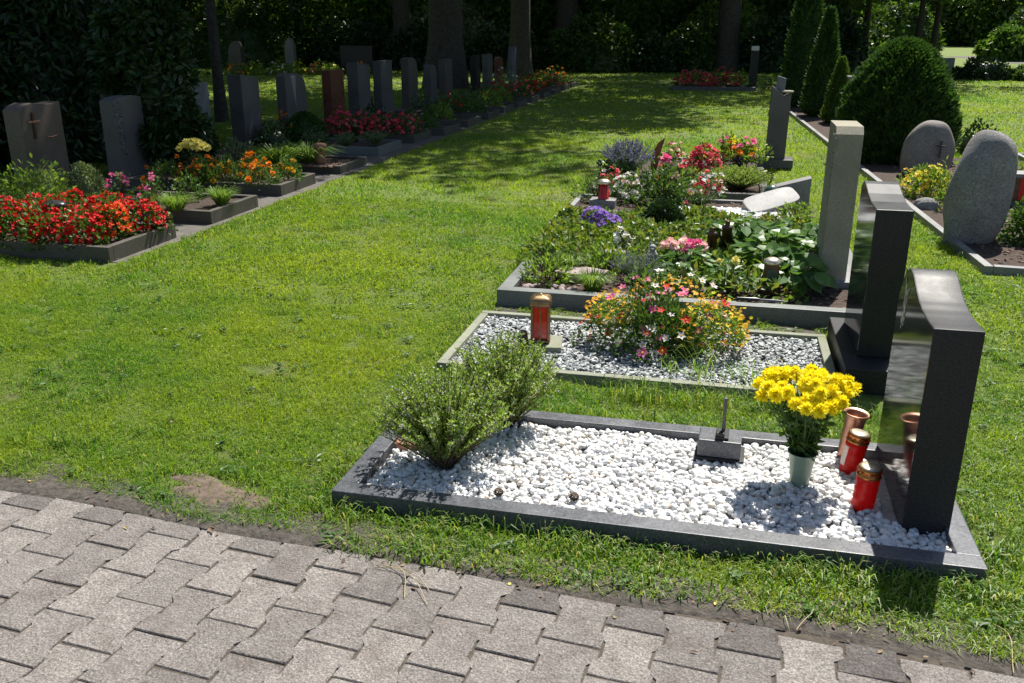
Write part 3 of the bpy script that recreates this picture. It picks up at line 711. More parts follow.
def tuft(name, label, cat, X, Y, z, r, h, leaf, n=200, w=.006, group=None, arch=.7):
    t = thing(name, (X, Y, z), label, cat, group); g = Geo()
    a = rng.uniform(0, 2 * PI, n); q = np.sqrt(rng.random(n)); H = h * rng.uniform(.6, 1.1, n)
    b0 = np.stack([np.cos(a) * q * r * .3, np.sin(a) * q * r * .3, 0 * a], 1); d = np.stack([np.cos(a), np.sin(a), 0 * a], 1); R = (r * q * arch)[:, None]
    s = np.cross(d, [0, 0, 1.0]) * (w / 2); up = np.array([0, 0, 1.0]); Hc = H[:, None]
    m1 = b0 + up * Hc * .6 + d * R * .4; m2 = b0 + up * Hc * .9 + d * R * .8; tp = b0 + up * Hc * (1 - .25 * q[:, None]) + d * R * 1.25
    V = np.stack([b0 - s, b0 + s, m1 + s, m1 - s, m2 + s * .7, m2 - s * .7, tp], 1); i = np.arange(n)[:, None] * 7
    g.add(V, [np.concatenate([i + [0, 1, 2, 3], i + [3, 2, 4, 5]]), i + [5, 4, 6]]); g.build('foliage', leaf, t); return t

# --- grave one
spikes('hebe_shrub', 'bushy upright green shrub with pale tips in the white pebbles nearest the paved path', 'shrub', -.98, 3.02, .03, .25, .39, 'hebe', 270, 66, .021, .0068, 'p_white', 4, 'upright shrubs on the nearest grave', 1, 7, tipR=.005)
spikes('hebe_shrub', 'upright green shrub behind the nearer one at the back kerb of the white pebbled grave', 'shrub', -.84, 3.41, .03, .23, .41, 'hebe', 230, 64, .021, .0068, 'p_white', 4, 'upright shrubs on the nearest grave', 1, 7, tipR=.005)
# vase with chrysanthemums
t = thing('flower_vase', (.352, 3.15, .025), 'pale green plastic cone vase standing in the white pebbles', 'vase')
g = Geo(); lathe(g, [(.0, .0), (.029, .0), (.033, .01), (.041, .09), (.050, .147), (.054, .153), (.050, .152), (.039, .09), (.0, .06)], k=28); g.build('vase_body', 'vaseplastic', t, True)
t = thing('chrysanthemum_bouquet', (.352, 3.17, .07), 'full bunch of bright yellow chrysanthemums in the pale green vase', 'bouquet')
heads = []
for k in range(3):
    g = Geo(); pompoms(g, np.zeros((1, 3)), np.array([[0, 0, 1.0]]), .034, 70, 0, .5); blossoms(g, np.zeros((1, 3)), np.array([[0, 0, 1.0]]), np.array([.034]), 13, .1)
    heads.append(g)
hm = []
gs = Geo(); gl = Geo(); hp = []
for i in range(46):
    for _ in range(80):
        d = rdir(1)[0]
        if d[2] < -.02: continue
        q = rng.uniform(.72, 1.0); p = np.array([d[0] * .185, d[1] * .17, .325 + d[2] * .075]) * 1.0; p[:2] *= q; p[2] = .325 + d[2] * .08 * q
        if all(np.linalg.norm(p - h) > .034 for h in hp): hp.append(p); break
for i, p in enumerate(hp):
    nrm = unit(np.array([p[0] * 1.6, p[1] * 1.6 - .03, .14]))
    if i < 3: o = heads[i].build('flower_head', 'p_yellow', t, False); hm.append(o)
    else: o = hm[i % 3].copy(); col.objects.link(o); o.parent = t
    o.location = p; o.rotation_euler = Vector(nrm).to_track_quat('Z', 'Y').to_euler(); s = rng.uniform(.85, 1.15); o.scale = (s, s, s)
    base = np.array([rng.uniform(-.012, .012), rng.uniform(-.012, .012), .0])
    tt = np.linspace(0, 1, 6)[:, None]; pts = base + (p - base) * np.concatenate([tt ** 1.5, tt ** 1.5, tt], 1); tube(gs, pts, .0022, 4, cap=False)
    s = rng.uniform(.32, .85, 10); P_t = np.stack([np.interp(s, tt[:, 0], pts[:, k]) for k in range(3)], 1)
    leaves6(gl, P_t, rdir(10) * [1, 1, .5] + [0, 0, .3], rng.uniform(.03, .055, 10), rng.uniform(.014, .024, 10))
gs.build('stems', 'greenstem', t); gl.build('foliage', 'leaf', t)

def candle(X, Y, z, tilt, label, lidmat, sticker=True):
    t = thing('grave_candle', (X, Y, z), label, 'candle', 'red grave candles'); t.rotation_euler = tilt; t.scale = (1.12, 1.12, 1.12)
    g = Geo(); prof = [(0, 0), (.030, 0), (.033, .004)] + [(.0335 + .0022 * (i / 12) + .0012 * math.sin(i * 1.9), .004 + .112 * i / 12) for i in range(13)] + [(.030, .122), (0, .122)]
    lathe(g, prof, k=32); g.build('candle_body', 'redplastic', t, True)
    g = Geo(); lathe(g, [(.0375, .117), (.0385, .121), (.0375, .125), (.0355, .127), (.035, .137), (.037, .140), (.0365, .145), (.030, .149), (.0, .150)], k=32); lid = g.build('lid', 'foil', t, True)
    g = Geo(); lathe(g, [(0, .1535), (.024, .1530), (.030, .1515), (.033, .148)], k=24); g.build('lid_cap', lidmat, lid, True)
    g = Geo()
    for i in range(14):
        a = 2 * PI * i / 14; c = np.array([.0368 * math.cos(a), .0368 * math.sin(a), .133]); V, F = ICO1; g.add(V * [.002, .002, .004] + c, F)
    g.build('lid_holes', 'redplastic', lid)
    if not sticker: return
    g = Geo(); th = np.linspace(2.6, 3.7, 8)
    V = np.concatenate([np.stack([.0362 * np.cos(th), .0362 * np.sin(th), np.full(8, zz)], 1) for zz in (.03, .10)]); g.add(V, np.array([[i, i + 1, 9 + i, 8 + i] for i in range(7)])); g.build('sticker', 'label', t)
candle(.56, 3.03, .035, (.02, .05, .3), 'red grave candle with gold lid, the nearer one beside the headstone', 'tin', False)
candle(.545, 3.31, .035, (.0, .14, .2), 'red grave candle with pale sticker leaning in front of the brown metal vase', 'tin')
t = thing('grave_vase', (.545, 3.43, .03), 'brown metal grave vase standing empty behind the red candles', 'vase')
g = Geo(); lathe(g, [(0, 0), (.030, 0), (.034, .02), (.038, .15), (.041, .19), (.050, .20), (.048, .206), (.039, .195), (.035, .15), (0, .08)], k=28); g.build('vase_body', 'bronze_light', t, True); t.rotation_euler = (0, .10, 0)
# holy water stand
t = thing('holy_water_stand', (.06, 3.33, .03), 'small dark granite block with an upright metal rod near the back kerb', 'memorial block', rz=math.radians(-2))
box('base_plate', -.095, .095, -.07, .07, 0, .028, 's_dark', t, .003)
bm = bmesh.new(); bm_prism(bm, rect(-.085, .08, -.062, .058), 2, .0285, .10, .005); bm_obj('block', bm, 's_kerb', t)
box('metal_foot', -.02, .03, -.05, .04, .1005, .112, 's_dark', t, .002)
box('rod', .0, .014, -.02, -.006, .1125, .265, 's_mid', t, .003)
box('rod_foot', -.018, .014, -.048, -.021, .1125, .128, 's_dark', t, .002)
# small reddish stone by the shrub, cones
t = thing('brick_stone', (-1.17, 3.12, .03), 'small reddish stone lying in the white pebbles by the left kerb', 'stone'); box('stone', -.05, .05, -.03, .03, 0, .035, 'terracotta', t, .008)
for i, (x, y) in enumerate(((-.71, 2.79), (-.44, 2.82))):
    t = thing('pine_cone', (x, y, .06), ['small dark pine cone on the white pebbles nearer the shrub', 'small brown pine cone on the white pebbles farther from the shrub'][i], 'pine cone', 'pine cones on the pebbles')
    g = Geo(); n = 70; q = np.arange(n) / n; a = np.arange(n) * 2.4; Pn = np.stack([.012 * np.sin(q * PI) * np.cos(a), .012 * np.sin(q * PI) * np.sin(a), q * .03 - .01], 1)
    leaves(g, Pn, np.stack([np.cos(a), np.sin(a), .3 + 0 * a], 1), .010, .011, hint=np.array([0, 0, 1.0])); g.build('scales', 'stem', t)

# --- grave two: lantern, black stone, flower mound
t = thing('grave_lantern', (-.90, 4.47, 0), 'tall bronze lantern with red glass on a pale stone plate among grey chips', 'lantern', rz=math.radians(8))
box('stone_plate', -.115, .115, -.10, .10, .015, .058, 's_concrete', t, .005)
g = Geo(); lathe(g, [(0, .0585), (.052, .0585), (.054, .07), (.048, .078), (.0, .078)], k=32, sq=.8); g.build('foot', 'brass', t, True)
for sx in (-1, 1):
    for sy_ in (-1, 1): box('corner_post', sx * .044 - .006, sx * .044 + .006, sy_ * .044 - .006, sy_ * .044 + .006, .0785, .262, 'brass', t, .002)
box('red_glass', -.041, .041, -.041, .041, .079, .261, 'redglass', t, .006)
g = Geo()
for z in (.13, .16, .19, .22): pass
g = Geo(); lathe(g, [(.053, .2625), (.058, .268), (.058, .29), (.05, .305), (.03, .313), (.012, .316), (.010, .322), (0, .324)], k=32, sq=.75); g.build('roof', 'brass', t, True)
for sgn, ax in ((-1, 1), (1, 1), (-1, 0), (1, 0)):
    pp = .0435 * sgn
    if ax: box('bar', -.003, .003, pp - .002, pp + .002, .079, .2615, 'brass', t, 0)
    else: box('bar', pp - .002, pp + .002, -.003, .003, .079, .2615, 'brass', t, 0)
t = thing('memorial_pebble', (-.975, 4.36, .02), 'small rounded black stone standing against the tall bronze lantern', 'stone')
bm = bmesh.new(); pts = [(-.05, 0), (.05, 0), (.052, .06), (.04, .105), (.015, .128), (-.015, .13), (-.042, .11), (-.053, .06)]; bm_prism(bm, [(a, b) for a, b in pts], 0, -.018, .022, .012, 3); o = bm_obj('stone', bm, 'blackstone', t, True)

t = bush('mixed_flower_mound', 'large mound of mixed yellow, pink, white and red summer flowers on the grey chip grave', 'flowers', -.27, 4.60, .02, (.34, .25), .33, 'leaf', 3200, .036, .016,
     [('p_pink', 44, .032), ('p_white', 60, .026), ('p_red', 22, .03), ('p_maroon', 14, .02)], None, 14, .25, False, .6)
def add_flowers(t, mat, pts, R, kind='daisy', nrm=None):
    g = Geo(); pts = np.asarray(pts, float); n = len(pts); Nn = unit((nrm if nrm is not None else np.array([0, -.3, 1.0])) + .6 * rdir(n))
    if kind == 'daisy': blossoms(g, pts, Nn, R * rng.uniform(.7, 1.2, n), 7, .1, 0, 1, 1.0)
    elif kind == 'pom': pompoms(g, pts, Nn, R * rng.uniform(.8, 1.2, n), 22, 0, .6)
    elif kind == 'ball': pompoms(g, pts, Nn, R * rng.uniform(.8, 1.2, n), 30, 0, .8)
    else: blossoms(g, pts, Nn, R * rng.uniform(.7, 1.2, n), 5, .35, 0, 1)
    g.build('blossoms', [mat, 'p_amber'], t)
def lobe(n, c, r):
    d = rdir(n); d[:, 2] = np.abs(d[:, 2]) - .2; return np.array(c) + unit(d) * r * rng.uniform(.8, 1.1, (n, 1))
add_flowers(t, 'p_amber', np.concatenate([lobe(200, (.26, -.04, .12), (.19, .18, .19)), lobe(110, (-.26, .03, .17), (.15, .14, .12)), lobe(70, (0, .15, .28), (.18, .1, .08))]), .013)
add_flowers(t, 'p_yellow', np.concatenate([lobe(70, (.27, -.04, .12), (.19, .18, .2)), lobe(30, (-.26, .03, .17), (.15, .14, .12))]), .012)
g = Geo()
Pn = lobe(1300, (.25, -.03, .1), (.17, .16, .17)); leaves(g, Pn, rdir(1300) + [0, 0, .5], .03, .010)
Pn = lobe(700, (-.24, .03, .14), (.14, .13, .11)); leaves(g, Pn, rdir(700) + [0, 0, .5], .03, .010)
g.build('side_foliage', 'leaf_light', t)

# --- grave three
g = Geo()
def cover(n, poly, z, h, L, W, big=False):
    x0, x1, y0, y1 = poly; X = rng.uniform(x0, x1, n); Y = rng.uniform(y0, y1, n)
    edge = np.minimum.reduce([X - x0, x1 - X, Y - y0, y1 - Y]); k = edge > .05 * np.abs(snoise(X, Y, 12, 1)); X, Y, edge = X[k], Y[k], edge[k]; n = len(X)
    hh = h * (.75 + .3 * snoise(X, Y, 7, 2) + .2 * snoise(X, Y, 18, 4)) * np.clip(edge / .1, .3, 1)
    Pn = np.stack([X, Y, z + hh * rng.uniform(.2, 1.0, n) ** .6], 1); D = rdir(n) + [0, 0, .5]
    (leaves6 if big else leaves)(g, Pn, D, L * rng.uniform(.7, 1.3, n), W * rng.uniform(.7, 1.3, n), hint=unit(np.array([0, -.2, 1.0]) + .7 * rdir(n)))
cover(7800, (-1.42, .15, 6.45, 7.72), .04, .17, .05, .034); cover(2600, (-1.40, -.35, 5.95, 6.6), .07, .13, .045, .03)
cover(2600, (-.4, .75, 6.9, 7.74), .06, .15, .05, .034)
cover(1500, (-.45, .55, 5.36, 6.9), .06, .13, .06, .035)
tag(g.build('ground_cover', 'leaf_red'), 'low green and reddish ground cover spilling over the planted grave', 'ground cover', kind='stuff')
bush('bellflower', 'low cushion of violet bellflowers in the ground cover', 'flowers', -.99, 7.30, .10, .16, .14, 'leaf', 200, .03, .02, [('p_violet', 320, .022)], stems=0)
bush('box_ball', 'small clipped dark green box ball in the ground cover', 'shrub', -.47, 7.30, .12, .16, .20, 'leaf_dark', 2400, .03, .018, core=True, fill=.25, lump=.06)
for lab, x, y, r in (('light green bushy perennial at the path corner of the planted grave', -1.08, 5.58, .15), ('light green leafy plant between the pink flagstone and silver plant', -.74, 5.95, .15)):
    bush('perennial', lab, 'plant', x, y, .08, r, .16, 'leaf_light', 420, .045, .018, group='light green perennials of the planted grave')
tuft('grass_cushion', 'fine bright green grass cushion by the dark front kerb', 'plant', -.76, 5.42, .08, .15, .13, 'leaf_light', 420, .004)
tuft('grass_cushion', 'fine green grass cushion behind the light green bushy perennial', 'plant', -.98, 5.85, .08, .14, .14, 'leaf_light', 320, .004)
spikes('silver_plant', 'silver grey lavender like plant near the middle of the dark front kerb', 'plant', -.52, 5.72, .08, .18, .19, 'leaf_grey', 90, 26, .022, .004, 'p_lavender', 3, None, 1, 5, 'greenstem')
bush('white_flower', 'white artificial flower cluster standing out of the ground cover', 'flowers', -.70, 6.42, .12, .06, .14, 'leaf', 20, .03, .02, [('p_white', 26, .03, 'loose')], stems=3)
t = thing('animal_figurine', (-.45, 6.12, .10), 'small grey stone animal figurine beside the pale pink roses', 'figurine')
g = Geo()
for c, r in (((0, 0, .055), (.035, .03, .05)), ((0, -.012, .115), (.026, .026, .024)), ((-.018, 0, .142), (.008, .005, .012)), ((.018, 0, .142), (.008, .005, .012)), ((0, -.036, .108), (.012, .012, .010)), ((-.025, -.025, .02), (.014, .02, .018)), ((.025, -.025, .02), (.014, .02, .018)), ((-.03, -.02, .06), (.009, .016, .02)), ((.03, -.02, .06), (.009, .016, .02))):
    V, F = ICO2; g.add(V * r + c, F)
g.build('body', 'greystone_fig', t, True)
t = thing('rose_bunch', (-.25, 6.25, .10), 'bunch of large pale pink roses lying in the planted grave', 'bouquet')
k0 = None
for i, (x, y, z, m) in enumerate(((-.13, 0, .10, 0), (-.06, -.04, .115, 0), (.0, .03, .13, 0), (.05, -.03, .125, 1), (.09, .02, .12, 1), (.02, -.06, .07, 1), (-.1, .05, .11, 0), (.13, .03, .10, 0))):
    g = Geo(); pompoms(g, np.zeros((1, 3)), np.array([[0, -.3, 1.0]]), .048, 22, 0, .95); g.build('rose', ['p_palepink', 'p_pink'][m], t).location = (x, y, z)
g = Geo(); leaves6(g, rdir(60) * [.14, .08, .03] + [0, 0, .05], rdir(60) + [0, 0, .2], .06, .035); g.build('foliage', 'leaf', t)
def cyl_candle(X, Y, z, h, r, label, name='grave_light'):
    t = thing(name, (X, Y, z), label, 'grave light', 'brown metal grave lights')
    g = Geo(); lathe(g, [(0, 0), (r, 0), (r, h * .72), (r * 1.12, h * .74), (r * 1.12, h * .79), (r * .8, h * .84), (r * .5, h * .86), (r * .5, h * .95), (r * .62, h), (0, h)], k=20); g.build('body', 'bronze', t, True)
cyl_candle(-.06, 6.42, .12, .19, .034, 'brown metal grave light, the shorter one beside the pale pink roses')
cyl_candle(.04, 6.58, .12, .21, .036, 'brown metal grave light, the taller one nearer the broad leaves')
# broad leaves
def rosette(name, label, cat, X, Y, z, r, h, n, L, W, leaf, group=None, fl=None):
    t = thing(name, (X, Y, z), label, cat, group); g = Geo(); gs = Geo()
    for i in range(n):
        a = rng.uniform(0, 2 * PI); q = math.sqrt(rng.random()); R = q * r; hh = h * (1 - .4 * q) * rng.uniform(.6, 1.05)
        p = np.array([R * math.cos(a), R * math.sin(a), hh]); d = np.array([math.cos(a), math.sin(a), rng.uniform(-.25, .35)]) + .5 * rdir(1)[0]
        leaves6(g, p[None], d[None], L * rng.uniform(.6, 1.15), W * rng.uniform(.7, 1.15), hint=unit(np.array([[0, -.1, 1.0]]) + .35 * rdir(1)), fold=.3, droop=.3)
        tube(gs, [p * [.2, .2, 0], p * [.6, .6, .6], p], .003, 4, cap=False)
    g.build('foliage', leaf, t); gs.build('stems', 'greenstem', t)
    if fl: add_flowers(t, fl[0], fl[1], fl[2], 'pom')
    return t
GH = 'broad leaved plants of the planted grave'
rosette('hosta', 'broad leaved plant spreading in front of the pale sandstone headstone', 'plant', .38, 6.22, .08, .24, .28, 75, .14, .11, 'hosta', GH)
rosette('hosta', 'broad leaved plant behind the two brown grave lights', 'plant', .16, 6.85, .08, .28, .24, 85, .13, .10, 'hosta', GH)
rosette('hosta', 'broad leaved plant touching the front kerb right of the glass lantern', 'plant', .47, 5.72, .08, .16, .22, 40, .12, .10, 'hosta', GH)
rosette('hosta', 'broad leaved plant below the pale pink roses', 'plant', -.18, 5.98, .08, .2, .17, 60, .10, .07, 'hosta', GH)
rosette('hosta', 'broad leaved plant at the back beside the top of the pale sandstone headstone', 'plant', .52, 6.85, .08, .22, .24, 55, .13, .10, 'hosta', GH)
rosette('primrose', 'leafy plant with two pale yellow flower heads by the glass lantern', 'plant', .05, 5.62, .08, .15, .15, 60, .08, .035, 'leaf', None, ('p_cream', [(-.04, -.02, .19), (.05, 0, .19), (.05, .02, .2)], .028))
rosette('perennial', 'dark leafy plant beside the mixed flower mound at the front kerb', 'plant', -.28, 5.58, .08, .17, .12, 60, .07, .035, 'leaf', None)
t = thing('glass_lantern', (.32, 5.62, .08), 'dark framed grave lantern with a pale round lid among broad leaves', 'lantern')
box('body', -.045, .045, -.045, .045, 0, .19, 'bronze', t, .004); g = Geo(); lathe(g, [(.052, .191), (.056, .20), (.05, .214), (.03, .225), (0, .228)], k=24); g.build('lid', 'tin', t, True)
box('window', -.03, .03, -.0475, -.0452, .03, .16, 'greenglaze', t, .001)
t = thing('flagstone', (-.88, 5.70, .09), 'flat pinkish flagstone lying between cushions at the front of the planted grave', 'stone')
bm = bmesh.new(); bm_prism(bm, [(-.17, -.06), (-.02, -.11), (.15, -.05), (.18, .05), (.04, .10), (-.14, .07)], 2, 0, .045, .01); bm_obj('stone', bm, 'flag', t)
t = thing('flagstone', (-.72, 6.22, .10), 'flat brown stone half hidden by ground cover near the white flower', 'stone')
bm = bmesh.new(); bm_prism(bm, [(-.10, -.05), (.08, -.06), (.11, .03), (0, .07), (-.11, .04)], 2, 0, .05, .01); bm_obj('stone', bm, 's_boulder_brown', t)
g = Geo(); n = 16; X = rng.uniform(-1.2, -.85, n); Y = rng.uniform(5.32, 5.42, n); pebbles(g, np.stack([X, Y, np.full(n, .095)], 1), rng.uniform(.014, .028, n), ICO2, .8, .1)
tag(g.build('round_pebbles', 'flag', smooth=True), 'pinkish round pebbles along the inside of the dark front kerb', 'pebbles', kind='stuff')
t = thing('garden_trowel', (.25, 5.30, .112), 'dark blue handled garden tool lying on the dark front kerb', 'garden tool')
g = Geo(); tube(g, [(-.13, 0, .012), (-.03, 0, .014), (0, .003, .014)], [.011, .012, .008], 8); g.build('handle', 'blackstone', t, True)
g = Geo(); tube(g, [(0, .003, .014), (.08, .006, .010), (.16, .01, .008)], [.004, .010, .003], 6); g.build('blade', 's_bluegrey', t, True)

# --- grave four
bush('cushion_plant', 'rounded green cushion plant at the corner behind the red lantern', 'plant', -1.22, 8.75, .06, .21, .22, 'leaf', 900, .03, .012, fill=.3)
t = thing('grave_lantern', (-1.10, 8.38, .05), 'small round red lantern with metal lid on a square stone base', 'lantern')
box('stone_base', -.12, .12, -.09, .09, 0, .075, 's_grey', t, .006)
g = Geo(); lathe(g, [(0, .0755), (.05, .0755), (.052, .085), (.046, .09), (.046, .215), (0, .215)], k=24); g.build('glass_body', 'redglass', t, True)
for a in range(6): 
    g = Geo(); x, y = .048 * math.cos(a * PI / 3 + .3), .048 * math.sin(a * PI / 3 + .3); tube(g, [(x, y, .085), (x, y, .215)], .004, 6); g.build('rib', 'bronze', t)
g = Geo(); lathe(g, [(.056, .2155), (.066, .225), (.060, .24), (.035, .255), (0, .258)], k=24); g.build('lid', 'tin', t, True)
t = bush('rose_bush', 'rose bush with coral blooms and one big deep pink rose', 'rose bush', -.55, 8.62, .05, (.30, .2), .40, 'leaf', 1100, .05, .03, [('p_palepink', 14, .036, 'pom'), ('p_pinkred', 10, .034, 'pom')], stems=12, lump=.3, fill=.7, big=True)
for (x, y, z) in ((.0, -.1, .44),): 
    g = Geo(); pompoms(g, np.array([[x, y, z]]), np.array([[0, -.4, 1.0]]), .062, 34, 0, .9); g.build('rose', 'p_pink', t)
bush('white_flowers', 'cluster of white flowers left of the rose bush', 'flowers', -.93, 8.78, .05, .17, .23, 'leaf', 300, .04, .025, [('p_white', 60, .04, 'loose')], stems=3)
bush('red_flowers', 'small coral red flower clump beside the green cushion plant', 'flowers', -1.14, 9.30, .05, .15, .2, 'leaf', 200, .035, .022, [('p_pinkred', 50, .036, 'loose')], stems=3)
spikes('grey_cushion', 'low grey green thyme mound right of the rose bush', 'plant', -.22, 8.62, .05, .18, .15, 'leaf_pale', 80, 26, .015, .004, None, 0, None, 1, 4, 'greenstem')
bush('begonia', 'white and coral red begonias between rose bush and heath mound', 'flowers', -.16, 9.12, .07, .16, .22, 'leaf', 200, .035, .022, [('p_white', 40, .036, 'loose'), ('p_pinkred', 40, .036, 'loose')], stems=3)
# --- grave five
spikes('lavender', 'tall lavender clump with bluish flower spikes at the left of the flower beds', 'lavender', -1.08, 10.1, .06, .30, .42, 'leaf_grey', 190, 30, .032, .008, 'p_lavender', 14, None, 1, 5, 'greenstem', tipR=.011)
bush('perennial', 'dark leafy plant at the foot of the lavender clump', 'plant', -1.16, 9.75, .06, (.22, .18), .24, 'leaf_dark', 420, .05, .03, big=True)
t = thing('steel_ornament', (-.82, 10.9, .06), 'curved rusty steel flame shaped ornament behind the lavender', 'ornament')
bm = bmesh.new(); bm_prism(bm, [(-.06, 0), (.02, 0), (.045, .15), (.07, .26), (.10, .36), (.02, .30), (-.035, .2), (-.06, .1)], 1, -.008, .008, .002); bm_obj('blade', bm, 'rust', t)
bush('flower_basket', 'small basket of pale red flowers right of the rusty ornament', 'flowers', -.62, 10.9, .06, .14, .30, 'leaf', 200, .035, .02, [('p_palepink', 30, .034, 'loose'), ('p_maroon', 24, .03, 'loose')], stems=5)
bush('azalea', 'bright coral red flowering clump in the middle of the flower beds', 'flowers', -.26, 10.4, .06, (.22, .16), .32, 'leaf', 500, .04, .025, [('p_pinkred', 150, .042, 'loose')], stems=6)
t = thing('flower_pot', (.15, 10.85, .06), 'dark violet flower pot beside the tall dark stele', 'flower pot')
g = Geo(); lathe(g, [(0, 0), (.07, 0), (.095, .13), (.10, .135), (.10, .155), (.088, .155), (.085, .13), (0, .12)], k=24); g.build('pot', 'purplepot', t, True)
bush('potted_flowers', 'mixed orange and pink flowers growing from the violet pot', 'flowers', .12, 10.85, .20, (.27, .16), .24, 'leaf_light', 800, .05, .028, [('p_pink', 20, .045, 'loose'), ('p_orange', 16, .045, 'loose'), ('p_yellow', 8, .04, 'loose')], stems=6, lump=.3)
bush('red_flowers', 'dark red flowers hanging under the mixed flowers of the violet pot', 'flowers', -.02, 10.6, .07, .13, .18, 'leaf', 120, .03, .02, [('p_maroon', 20, .028, 'loose')], stems=3)
spikes('heath', 'dense grey green heath mound before the wedge shaped block', 'heath', .14, 9.55, .06, .34, .24, 'hebe', 420, 36, .024, .007, None, 0, None, 1, 4)
bush('white_daisies', 'tiny white flowers on thin stems beside the heath mound', 'flowers', .42, 9.45, .06, .08, .25, 'leaf', 80, .025, .012, [('p_white', 14, .018)], stems=4)
bush('perennial', 'low bright green plant in front of the pale leaning slab', 'plant', .62, 8.15, .05, .14, .14, 'leaf_light', 280, .035, .02)
bush('perennial', 'light green mixed plants along the back of the flower beds', 'plant', -.45, 9.75, .06, (.4, .2), .18, 'leaf_light', 500, .045, .022)

# ------------------------------------------------------------------ right back bed: boulders, thuja, conifers
BK = 'stone borders of the back to back row'
g = Geo()
t = thing('bed_edging', (1.5, 12, 0), 'long straight stone edging in front of the boulders and thuja', 'edging')
x0, y0, x1, y1 = rkerb(6.75), 6.75, rkerb(22), 22
def strip(name, p, q, w, h, mat, par, ox=1.5, oy=12):
    d = unit(np.array([q[0] - p[0], q[1] - p[1]])); nrm = np.array([d[1], -d[0]]) * w
    poly = [(p[0] - ox, p[1] - oy), (q[0] - ox, q[1] - oy), (q[0] + nrm[0] - ox, q[1] + nrm[1] - oy), (p[0] + nrm[0] - ox, p[1] + nrm[1] - oy)]
    prism(name, poly, 2, -.03, h, mat, par, .004)
pts = [(x0 + (x1 - x0) * i / 8, y0 + (y1 - y0) * i / 8) for i in range(9)]
for i in range(8): strip('kerb_stone', pts[i], (pts[i + 1][0], pts[i + 1][1] - .006), .06, .06, 's_grey', t)
strip('kerb_stone', (3.9, 6.62), (x0 + .065, 6.75), .06, .06, 's_grey', t)
g = Geo(); yy = np.linspace(6.8, 22, 80); a = rkerb(yy) + .03; w = np.where(yy < 12.9, 3.75, a + .9)
V = np.concatenate([np.stack([a, yy, np.full(80, .03)], 1), np.stack([w, yy, np.full(80, .03)], 1)]) - [1.5, 12, 0]
g.add(V, np.array([[i, 80 + i, 81 + i, i + 1] for i in range(79)])); g.build('soil', 'soil', t)
t = thing('bed_edging', (3.72, 13, 0), 'short pale kerb corner right of the big boulder', 'edging')
box('kerb_stone', -.03, .03, -4, .3, -.02, .07, 's_grey', t); box('kerb_stone', .032, 2.4, .24, .3, -.02, .07, 's_grey', t)
t = thing('boulder', (1.95, 7.75, 0), 'tall egg shaped grey boulder gravestone standing by the stone edging', 'boulder'); boulder('boulder', (0, 0, .38), (.235, .21, .555), .08, 's_boulder', t, 12, .04, .05)
t = thing('boulder', (2.22, 11.2, 0), 'brownish rounded boulder with a small cross, against the big round thuja', 'boulder'); boulder('boulder', (0, 0, .28), (.275, .2, .37), .03, 's_boulder_brown', t, 6, .03, .10)
box('cross_upright', .075, .092, -.225, -.2, .26, .46, 'blackstone', t, .002); box('cross_bar', .04, .127, -.227, -.202, .385, .40, 'blackstone', t, .002)
t = thing('field_stone', (1.86, 9.1, .03), 'small rounded field stone on the soil before the big boulder', 'stone'); boulder('stone', (0, 0, .03), (.12, .09, .075), 0, 's_boulder', t, 5, .04)
g = Geo()
def thuja(name, label, X, Y, r, h, n, mat, cat, L=.06, W=.03, taper=0.0, group=None, core=.86):
    t = thing(name, (X, Y, 0), label, cat, group); g = Geo()
    z = rng.random(n) ** .9
    if taper: prof = lambda q: (1 - q) ** .8 * (.35 + .65 * np.minimum(1, q * 8 + .3)) * 1.05
    else: prof = lambda q: np.clip(1 - np.abs(q) ** 2.7, 0, 1) ** .62 * (.82 + .18 * np.minimum(1, q * 5))
    a = rng.uniform(0, 2 * PI, n); R = r * prof(z) * (1 + (.06 + .06 * bool(taper)) * np.sin(a * 5 + z * 9) + (.05 + .06 * bool(taper)) * np.sin(a * 11 - z * 23) + .05 * rng.random(n) ** 4) * (1 - .16 * rng.random(n) ** 2)
    Pn = np.stack([R * np.cos(a), R * np.sin(a), z * h], 1); d = np.stack([np.cos(a), np.sin(a), .9 + 0 * a], 1) + .5 * rdir(n)
    leaves(g, Pn, d, L * rng.uniform(.6, 1.4, n), W * rng.uniform(.6, 1.3, n), hint=rdir(n))
    lathe(g, [(r * core * float(prof(np.array([q]))[0]), h * q * .97) for q in np.linspace(0, 1, 14)], k=20)
    g.build('foliage', mat, t); g = Geo(); tube(g, [(0, 0, -.02), (0, 0, h * .3)], .05, 6); g.build('trunk', 'bark', t); return t
thuja('thuja', 'big round dense thuja bush behind the boulders', 2.06, 12.55, .67, 1.47, 24000, 'conifer', 'thuja bush', .075, .035)
CG = 'slender conifers beside the stone edging'
thuja('conifer', 'tallest slender dark conifer at the far end of the stone edging', 1.42, 20.8, .42, 3.4, 7000, 'conifer', 'conifer', .10, .04, 1, CG)
thuja('conifer', 'middle slender dark conifer with a pointed top', 1.66, 18.6, .34, 1.95, 5500, 'conifer', 'conifer', .09, .035, 1, CG)
thuja('conifer', 'smallest lighter green conifer beside a dark capped stele', 1.83, 17.3, .24, 1.12, 3000, 'conifer_pale', 'conifer', .07, .03, 1, CG)
def stele(X, Y, w, d, h, label, mat, cap):
    t = thing('stele', (X, Y, 0), label, 'gravestone'); box('shaft', -w / 2, w / 2, -d / 2, d / 2, 0, h, mat, t)
    if cap: box('cap', -w / 2 - .01, w / 2 + .01, -d / 2 - .01, d / 2 + .01, h + .001, h + .035, cap, t)
    return t
stele(1.98, 16.8, .18, .2, .82, 'dark stele with a pale cap right of the smallest conifer', 's_mid', 's_grey')
